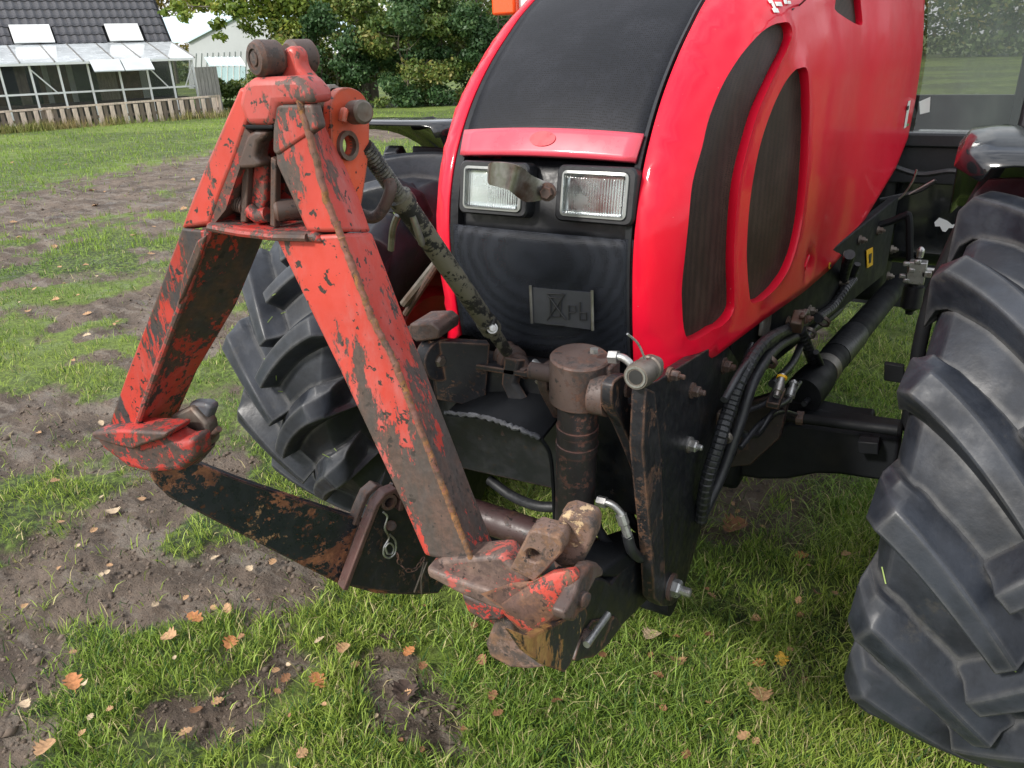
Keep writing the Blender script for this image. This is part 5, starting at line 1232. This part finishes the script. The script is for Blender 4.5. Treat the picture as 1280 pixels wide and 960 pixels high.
strap([(437, 650), (444, 630), (452, 612), (462, 603), (474, 608)], -.025, .007).build('clamp_yoke', 'rust_metal', lao, bevel=.003, smooth=True)
ringbox(pL([(483, 625)], .03)[0], nL, .021, .013, .03).build('yoke_eye', 'rust_metal', lao, smooth=True)
MB().lathe(pL([(489, 657)], .03)[0], pL([(489, 657)], .05)[0], [(0, .013), (.012, .013), (.014, .010)], 18).build('pin_head', M['rust_metal'], lao, smooth=True)
# linch pin, ring and chain
def wire(pts, o, r, name, mat, par=None, closed=False):
    return MB().tube(cr(pL(pts, o), 6, closed), r, 8).build(name, mat, par or lao, smooth=True)
wire([(479, 640), (484, 646), (481, 660), (486, 672), (480, 684), (480, 694), (487, 697), (494, 690), (494, 676), (487, 668)], .045, .0028, 'r_clip', 'zinc')
wire([(484, 692), (482, 684), (487, 679), (492, 684), (490, 692), (484, 692)], .05, .0025, 'clip_ring', 'zinc')
ch = [(497, 694), (499, 702), (504, 709), (511, 713), (518, 712), (524, 706), (528, 700)]
for i, (x, y) in enumerate(ch):
    c_ = pL([(x, y)], .05)[0]; d_ = (pL([ch[min(i+1, 6)]], .05)[0]-pL([ch[max(i-1, 0)]], .05)[0]).normalized(); s_ = d_.cross(nL if i % 2 else V(0, 0, 1)).normalized()
    MB().tube([c_+d_*.009*cos(a)+s_*.005*sin(a) for a in [2*pi*q/14 for q in range(15)]], .0018, 6, False).build('chain_link', 'rust_metal', lao, smooth=True)
wire([(530, 702), (526, 718), (518, 740)], .05, .003, 'cotter_pin', 'worn_steel'); wire([(534, 702), (527, 722), (527, 742)], .055, .0025, 'cotter_pin', 'worn_steel')
# right arm
rpl = lambda pts, X_=.262: poly(pts, X=X_)
ra = MB().prism(rpl([(722, 745), (745, 722), (757, 724), (765, 729), (778, 711), (811, 691), (818, 690), (818, 742), (800, 760), (770, 790), (742, 818), (722, 828)]), V(-.075, 0, 0)).build('right_link_arm', 'plate_black', TR, bevel=.004)
MB().prism(rpl([(752, 716), (766, 704), (800, 680), (820, 672), (820, 700), (800, 700), (772, 722), (757, 722)], .262), V(-.075, 0, 0)).build('arm_collar', 'black_metal', ra, bevel=.006)
MB().prism(rpl([(718, 826), (726, 800), (742, 776), (770, 770), (778, 782), (760, 806), (742, 822)], .266), V(-.012, 0, 0)).build('arm_wear_plate', 'plate_rusty', ra, bevel=.002)
p0_ = P(733, 806, X=.285); p1_ = P(760, 768, X=.285)
MB().tube([p0_, p1_], .0065, 12).build('lock_pin', 'zinc', ra, smooth=True)
ringbox(P(735, 797, X=.27), (1, 0, 0), .014, .006, .016).build('pin_eye', 'rust_metal', ra, smooth=True)

# ================================================================== A-FRAME
HF = thing('coupling_frame', 'worn red A-shaped hitch frame hung on the linkage in front of the red tractor', 'hitch frame', (-.1, -1.28, .8))
R0, L0, A0 = V(.262, -1.25, .85), V(-.455, -1.325, .94), V(-.15, -1.30, 1.60)
nF = (L0-R0).cross(A0-R0).normalized()
if nF.y > 0: nF = -nF
def F(pts, off=0.): return [P(x, y, pl=(R0+nF*off, nF)) for x, y in pts]
def Fz(pts, offs): return [P(x, y, pl=(R0+nF*o, nF)) for (x, y), o in zip(pts, offs)]
FR, BK = .045, -.045
def leg(fl, fc, srr, name, mat, fr=FR, bk=BK):
    L = []
    for a, b, c in zip(fl, fc, srr):
        A, B = F([a, b], fr); C = F([c], bk)[0]; L.append([A, B, C, C+(A-B)])
    return MB().loft(L)
def lerp2(a, b, t): return (a[0]+(b[0]-a[0])*t, a[1]+(b[1]-a[1])*t)
# right leg: upper narrow part, lower wide part
up_ = leg([(340, 122), (345, 205), (360, 238), (383, 290)], [(374, 122), (395, 196), (408, 246), (424, 290)], [(394, 122), (425, 190), (450, 248), (465, 290)], '', '')
up_.build('right_leg', 'frame_red', HF, bevel=.005, seg=3)
lo_ = leg([(343, 297), (391, 396), (426, 467), (505, 636), (530, 694)], [(425, 292), (464, 396), (492, 450), (568, 646), (594, 708)], [(466, 290), (506, 396), (528, 450), (604, 646), (628, 706)], '', '')
rl = lo_.build('right_leg', 'frame_red', HF, bevel=.006, seg=3)
# weld seam along the corner
wp = F([(374, 125), (395, 198), (408, 248), (425, 292), (464, 396), (492, 450), (568, 646), (592, 704)], FR+.002)
path = []
for a, b in zip(wp, wp[1:]):
    n_ = max(2, int((b-a).length/.009)); path += [a.lerp(b, i/n_)+V(random.gauss(0, .0006), 0, random.gauss(0, .0006)) for i in range(n_)]
wm = worn('weld_rust', (.17, .07, .055), (.10, .065, .05), (.36, .155, .045), .52, (.78, 1.12, .16), scale=60, rough=.8, stretch=(1, 1, .8))
path = cr(path, 3); MB().tube(path, [.0042+.0014*random.random() for _ in path], 10).build('weld_seam', wm, HF, smooth=True)
# left leg
l_up = leg([(299, 108), (281, 150), (259, 200), (240, 247), (226, 285)], [(322, 118), (306, 160), (296, 190), (276, 240), (262, 280)], [(345, 118), (325, 160), (312, 195), (292, 240), (276, 282)], '', '', FR, FR-.03)
l_up.build('left_leg', 'frame_red', HF, bevel=.005, seg=3)
l_lo = leg([(226, 284), (191, 380), (158, 466), (131, 543)], [(262, 288), (227, 380), (196, 462), (167, 545)], [(332, 296), (296, 382), (248, 462), (212, 543)], '', '', FR, BK-.01)
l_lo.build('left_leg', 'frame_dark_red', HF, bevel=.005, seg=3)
wp = F([(262, 288), (227, 380), (196, 462), (167, 545)], FR+.002); path = []
for a, b in zip(wp, wp[1:]):
    n_ = max(2, int((b-a).length/.008)); path += [a.lerp(b, i/n_) for i in range(n_)]
MB().tube(path, [.005+.002*random.random() for _ in path], 8).build('weld_seam', 'frame_red_low', HF, smooth=True)
MB().prism(F([(250, 300), (262, 292), (254, 320), (232, 372), (226, 380), (232, 345)], FR+.004), nF*.008).build('weld_plate', 'frame_dark_red', HF, bevel=.003)
# back web closing the opening (seen red in the shade)
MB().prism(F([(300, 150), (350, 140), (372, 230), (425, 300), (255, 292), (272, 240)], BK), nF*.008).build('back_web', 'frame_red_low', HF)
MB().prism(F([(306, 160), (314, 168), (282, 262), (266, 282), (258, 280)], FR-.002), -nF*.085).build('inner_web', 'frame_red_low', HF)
# cross bar
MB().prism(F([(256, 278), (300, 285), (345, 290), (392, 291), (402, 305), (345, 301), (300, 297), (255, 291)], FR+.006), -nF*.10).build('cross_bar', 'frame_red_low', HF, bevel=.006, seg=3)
MB().tube([*F([(262, 284), (300, 291), (343, 296), (384, 297)], FR+.006)], .006, 8).build('weld_seam', 'frame_red_low', HF, smooth=True)
# head block
MB().prism(F([(301, 106), (314, 97), (372, 95), (386, 112), (392, 130), (345, 132), (341, 158), (307, 158), (296, 130)], FR+.008), -nF*.05).build('head_block', worn('head_paint', (.42, .07, .06), (.10, .07, .06), (.16, .09, .07), .58, scale=9, stretch=(1, 1, .4)), HF, bevel=.010, seg=3)
MB().prism(F([(341, 130), (390, 130), (398, 160), (346, 195), (340, 190)], FR+.003), -nF*.02).build('head_plate', 'frame_red', HF, bevel=.006, seg=3)
MB().prism(F([(306, 156), (341, 156), (341, 162), (306, 162)], FR+.004), -nF*.06).build('head_lip', 'black_metal', HF, bevel=.002)
# neck and two rollers
nk = MB(); nk.loft([F([(335, 100), (392, 104), (388, 112), (330, 108)], .02), F([(345, 92), (378, 96), (376, 100), (344, 97)], .012), F([(351, 70), (372, 78), (372, 82), (351, 76)], .004), F([(356, 56), (368, 58), (368, 62), (356, 60)], .002)])
MB().prism(F([(334, 104), (346, 88), (352, 62), (362, 56), (371, 64), (374, 84), (392, 104), (380, 112), (345, 112)], .018), -nF*.026).build('neck', 'frame_red', HF, bevel=.008, seg=3)
rc = F([(334, 73)], .03)[0]; ra_ = (P(334, 73, Y=-1.34)-P(368, 68, Y=-1.25)); ra_ = V(-.25, -1, .0).normalized()
prof = [(-.018, .012), (-.018, .019), (-.013, .0225), (.013, .0232), (.019, .0195), (.020, .0125), (.0175, .012), (.0175, .009), (.020, .0085), (.0205, .0)]
ro_ = MB().lathe(rc, rc+ra_, prof, 32).build('roller', 'rust_metal', HF, smooth=True, auto=30)
rc2 = rc - ra_*.05; MB().lathe(rc2, rc2+ra_, [(-.02, .016), (-.014, .0225), (.014, .0225), (.02, .017)], 32).build('roller', 'rust_metal', HF, smooth=True, auto=30)
MB().tube([rc, rc2], .010, 14).build('roller_pin', 'rust_metal', HF, smooth=True)
# latch mechanism in the opening
IN = .012
MB().prism(F([(305, 178), (309, 168), (318, 163), (334, 164), (331, 172), (322, 178), (318, 196), (326, 206), (318, 210), (302, 211), (295, 209)], FR), -nF*.03).build('latch_hook', 'rust_metal', HF, bevel=.005, seg=3)
MB().prism(F([(302, 208), (310, 208), (308, 278), (300, 278)], .03), -nF*.012).build('latch_bar', 'rust_metal', HF, bevel=.002)
MB().prism(F([(338, 196), (345, 200), (344, 285), (337, 282)], .035), -nF*.012).build('latch_bar', 'rust_metal', HF, bevel=.002)
pz = F([(318, 196), (331, 198), (333, 206), (332, 250), (327, 268), (314, 262), (312, 250), (315, 215)], .02)
MB().prism(pz, -nF*.02).build('latch_lever', 'frame_red_low', HF, bevel=.004)
MB().tube(F([(312, 262), (322, 270), (335, 268)], .025), .011, 14).build('latch_pivot', 'frame_red_low', HF, smooth=True)
c_ = F([(357, 262)], .02)[0]; MB().lathe(c_, c_+nF*.5+V(-.5, 0, 0), [(-.02, .014), (.012, .016), (.016, .012)], 20).build('stop_roller', 'rust_metal', HF, smooth=True)
c_ = F([(362, 262)], .01)[0]
def spring(c, ax, r, ln, turns, wr, name, mat, par):
    ax = Vector(ax).normalized(); a = ax.orthogonal().normalized(); b = ax.cross(a); n_ = int(turns*12)
    MB().tube([Vector(c)+ax*ln*i/n_+(a*cos(2*pi*i/12)+b*sin(2*pi*i/12))*r for i in range(n_+1)], wr, 6).build(name, mat, par, smooth=True)
spring(F([(290, 251)], .02)[0], F([(302, 256)], .02)[0]-F([(290, 251)], .02)[0], .011, .026, 6, .0022, 'latch_spring', 'rust_metal', HF)
MB().tube(F([(284, 251), (292, 254), (302, 258)], .02), .004, 8).build('spring_pin', 'worn_steel', HF, smooth=True)
# clevis behind the head: two ears with bore, pin
cxy = [(425, 112), (440, 110), (455, 120), (461, 140), (461, 190), (455, 235), (449, 262), (436, 240), (418, 200), (414, 160), (414, 130)]
Xc = -.085
pk = circle_pts(P(433, 182, X=Xc), (1, 0, 0), .0145)
cv = holed(cr(poly(cxy, X=Xc), 3, True), [pk], V(-.014, 0, 0)).build('top_clevis', 'plate_orange', HF, bevel=.002)
holed(cr([p+V(-.052, 0, 0) for p in poly(cxy, X=Xc)], 3, True), [[p+V(-.052, 0, 0) for p in pk]], V(-.014, 0, 0)).build('top_clevis', 'frame_red_low', HF, bevel=.002)
ringbox(P(433, 182, X=Xc), (1, 0, 0), .021, .0145, .012).build('clevis_bush', 'worn_steel', cv, smooth=True)
pc = P(437, 141, X=Xc); ax_ = V(1, -.28, .06).normalized()
MB().lathe(pc-ax_*.12, pc+ax_, [(0, .011), (.13, .011), (.131, .0165), (.155, .0165), (.158, .013)], 24).build('clevis_pin', 'worn_steel', cv, smooth=True, auto=30)
spring(P(404, 124, X=Xc-.05), (1, -.2, 0), .017, .03, 5, .004, 'pin_spring', 'worn_steel', cv)
MB().tube(cr([pc+V(.01, -.02, .002), pc+V(.02, -.035, .004), pc+V(.02, -.04, -.008)], 4), .006, 8).build('pin_tab', 'plate_orange', cv, smooth=True)
# hook lever at the top link
hk = cr([P(486, 226, Y=-1.16), P(488, 238, Y=-1.165), P(478, 262, Y=-1.17), P(466, 272, Y=-1.175), P(452, 268, Y=-1.18)], 6)
MB().tube(hk, .0095, 14).build('hook_lever', 'rust_metal', HF, smooth=True)
# ---- left foot
MB().prism(F([(114, 544), (150, 539), (206, 543), (222, 552), (240, 548), (243, 575), (225, 590), (188, 593), (160, 586), (128, 562)], FR+.02), -nF*.05).build('left_foot', 'frame_red_low', HF, bevel=.012, seg=3)
MB().prism(F([(113, 541), (150, 538), (208, 541), (206, 548), (180, 556), (165, 562), (140, 556), (116, 549)], FR+.035), -nF*.06).build('foot_flange', 'frame_red_low', HF, bevel=.005, seg=3)
c_ = F([(237, 565)], .035)[0]; axf = (nF+V(.35, 0, 0)).normalized()
bo = MB().lathe(c_-axf*.05, c_+axf, [(0, .026), (.05, .026), (.054, .022), (.054, .017), (.060, .0165), (.062, .012)], 28).build('foot_boss', 'rust_metal', HF, smooth=True, auto=30)
MB().prism(F([(212, 520), (238, 508), (258, 530), (262, 556), (240, 580), (216, 560)], .01), -nF*.03).build('foot_block', 'worn_steel', HF, bevel=.006)
MB().prism(F([(226, 535), (236, 503), (256, 504), (264, 510), (256, 532), (246, 545)], .0), -nF*.025).build('hook_tip', worn('hook_grey', (.075, .08, .095), (.10, .08, .07), (.24, .12, .06), .35, scale=14), HF, bevel=.007, seg=3)
p0_, p1_ = F([(254, 556), (274, 536)], .0); MB().tube([p0_, p1_], .006, 10).build('foot_pin', 'rust_metal', HF, smooth=True)
spring(F([(257, 558)], .0)[0], p1_-p0_, .0095, .018, 4, .002, 'foot_spring', 'rust_metal', HF)
# ---- right foot
fu = worn('foot_scuff', (.33, .07, .055), (.105, .07, .062), (.19, .125, .10), .85, scale=16, rough=.45)
G = lambda pts, o: F(pts, o)
# flange the leg stands on
MB().prism(G([(534, 709), (550, 700), (628, 694), (641, 708), (664, 726), (640, 752), (621, 755), (578, 736), (536, 720)], .052), -nF*.05).build('right_foot', fu, HF, bevel=.008, seg=3)
MB().prism(G([(532, 709), (548, 716), (586, 730), (628, 744), (648, 742), (650, 758), (631, 766), (612, 760), (575, 744), (534, 722)], .072), -nF*.03).build('foot_rim', fu, HF, bevel=.007, seg=3)
MB().prism(G([(575, 742), (600, 752), (632, 762), (628, 776), (606, 778), (584, 766)], .045), -nF*.04).build('foot_web', 'frame_red_low', HF, bevel=.006)
fr_ = worn('foot_red', (.40, .05, .035), (.11, .062, .052), (.20, .10, .06), .68, scale=18, rough=.42, chips=.7)
# casting that sweeps from the flange round to the latch
ca_ = [(622, 755), (640, 742), (664, 727), (693, 712), (720, 708), (728, 718), (717, 745), (704, 772), (682, 792), (664, 797), (646, 784), (630, 768)]
shr = lambda k, dx=0, dy=0: [(676+(x-676)*k+dx, 752+(y-752)*k+dy) for x, y in ca_]
MB().loft([G(ca_, .03), G(shr(1.0), .062), G(shr(.9), .080), G(shr(.62, 0, 4), .088)]).build('foot_casting', fr_, HF, bevel=.002, smooth=True, seg=2, auto=70)
MB().loft([G([(600, 742), (640, 728), (664, 726), (660, 752), (632, 764)], .074), G([(620, 748), (650, 734), (690, 716), (690, 744), (640, 770)], .078)]).build('foot_fillet', fr_, HF, bevel=.004, smooth=True)
# lugs
hl_ = circle_pts(P(666, 695, pl=(R0+nF*.06, nF)), nF, .0115)
holed(G([(637, 712), (648, 690), (660, 666), (667, 663), (698, 672), (703, 680), (702, 692), (684, 712), (668, 728)], .06), [hl_], -nF*.04).build('foot_lug', 'rust_pale', HF, bevel=.003)
MB().prism(G([(688, 700), (688, 667), (700, 646), (708, 642), (738, 652), (742, 662), (740, 678), (726, 708), (703, 712)], .02), -nF*.045).build('foot_lug', 'rust_pale', HF, bevel=.006, seg=3)
MB().prism(G([(700, 640), (712, 636), (742, 648), (744, 656), (738, 660), (708, 648)], -.0), -nF*.03).build('lug_cap', 'rust_pale', HF, bevel=.005, seg=3)
# latch lever on the right face
lv = poly([(739, 706), (748, 704), (755, 711), (754, 721), (745, 724), (738, 738), (732, 748), (719, 778), (707, 775), (706, 766), (720, 742), (726, 722)], X=.33)
MB().prism(lv, V(-.022, 0, 0)).build('foot_latch', 'rust_metal', HF, bevel=.005, seg=3)
MB().lathe(P(727, 748, X=.33), P(727, 748, X=.33)+V(1, -.2, 0), [(0, .012), (.008, .012), (.01, .008)], 16).build('latch_bolt', 'rust_metal', HF, smooth=True)
# lower hook plate with yellow wear
yp = worn('hook_yellow', (.014, .014, .016), (.38, .22, .07), (.24, .10, .04), .45, scale=10, stretch=(1, 1, .3))
MB().prism(poly([(641, 788), (664, 797), (700, 778), (732, 758), (735, 768), (714, 829), (706, 841), (683, 833), (660, 816)], X=.30), V(-.014, 0, 0)).build('hook_plate', yp, HF, bevel=.002)
MB().prism(G([(621, 768), (640, 778), (644, 803), (660, 820), (682, 836), (660, 838), (637, 836), (611, 822), (606, 806)], .03), -nF*.04).build('hook_base', 'rust_pale', HF, bevel=.008, seg=3)
MB().lathe(G([(615, 752)], -.03)[0], G([(640, 775)], -.03)[0], [(0, .03), (.05, .024)], 16).build('foot_socket', 'frame_red_low', HF, smooth=True)

# darker bulk and more plumbing behind the right side plate
MB().box((.10, .25, .72), (.30, 1.0, .22)).build('engine_sump', 'black_metal', TR, bevel=.02)
MB().prism([P(x, y, X=.33) for x, y in ((955, 398), (985, 382), (1000, 392), (992, 412), (965, 430), (952, 420))], V(-.01, 0, 0)).build('grey_bracket', 'dash_grey', TR, bevel=.002)
hose([(1072, 330, (.455,)), (1058, 362, (.43,)), (1036, 392, (.40,)), (1008, 420, (.385,)), (990, 455, (.38,)), (965, 480, (.37,))], .010)
hose([(1066, 350, (.445,)), (1056, 362, (.435,)), (1040, 384, (.415,)), (1022, 398, (.40,))], .015, rib=True, name='wrapped_hose')
hose([(940, 430, (.33,)), (925, 470, (.33,)), (918, 530, (.33,)), (905, 560, (.33,))], .007)
hose([(1000, 520, (.42,)), (975, 515, (.40,)), (950, 530, (.38,)), (925, 560, (.36,))], .007)
hose([(1020, 440, (.42,)), (1028, 462, (.43,)), (1022, 486, (.43,)), (1005, 505, (.42,))], .008)
for (x, y, X_) in ((1030, 402, .415), (1012, 416, .40), (962, 452, .375), (905, 545, .35)):
    ringbox(P(x, y, X=X_), (.3, 1, .6), .019, .014, .010).build('hose_clip', 'worn_steel', TR, smooth=True)
MB().tube(cr([P(1012, -6, X=.40)+V(.0, 0, 0)]+[V(Xside(*hit2(x, y))-.0005, *hit2(x, y)) for x, y in ((1000, 6), (990, 12))], 5), .0022, 6).build('panel_seam', 'ink', hood)

fe = cr([p+V(0, -.004, .002) for p in gp], 3)
MB().tube([p+V(0, 0, random.gauss(0, .0012)) for p in fe], [random.uniform(.003, .0065) for _ in fe], 7).build('frayed_edge', plain('frayed_rubber', (.05, .052, .06), .6, 0, .4, 40, .4), gd, smooth=True)
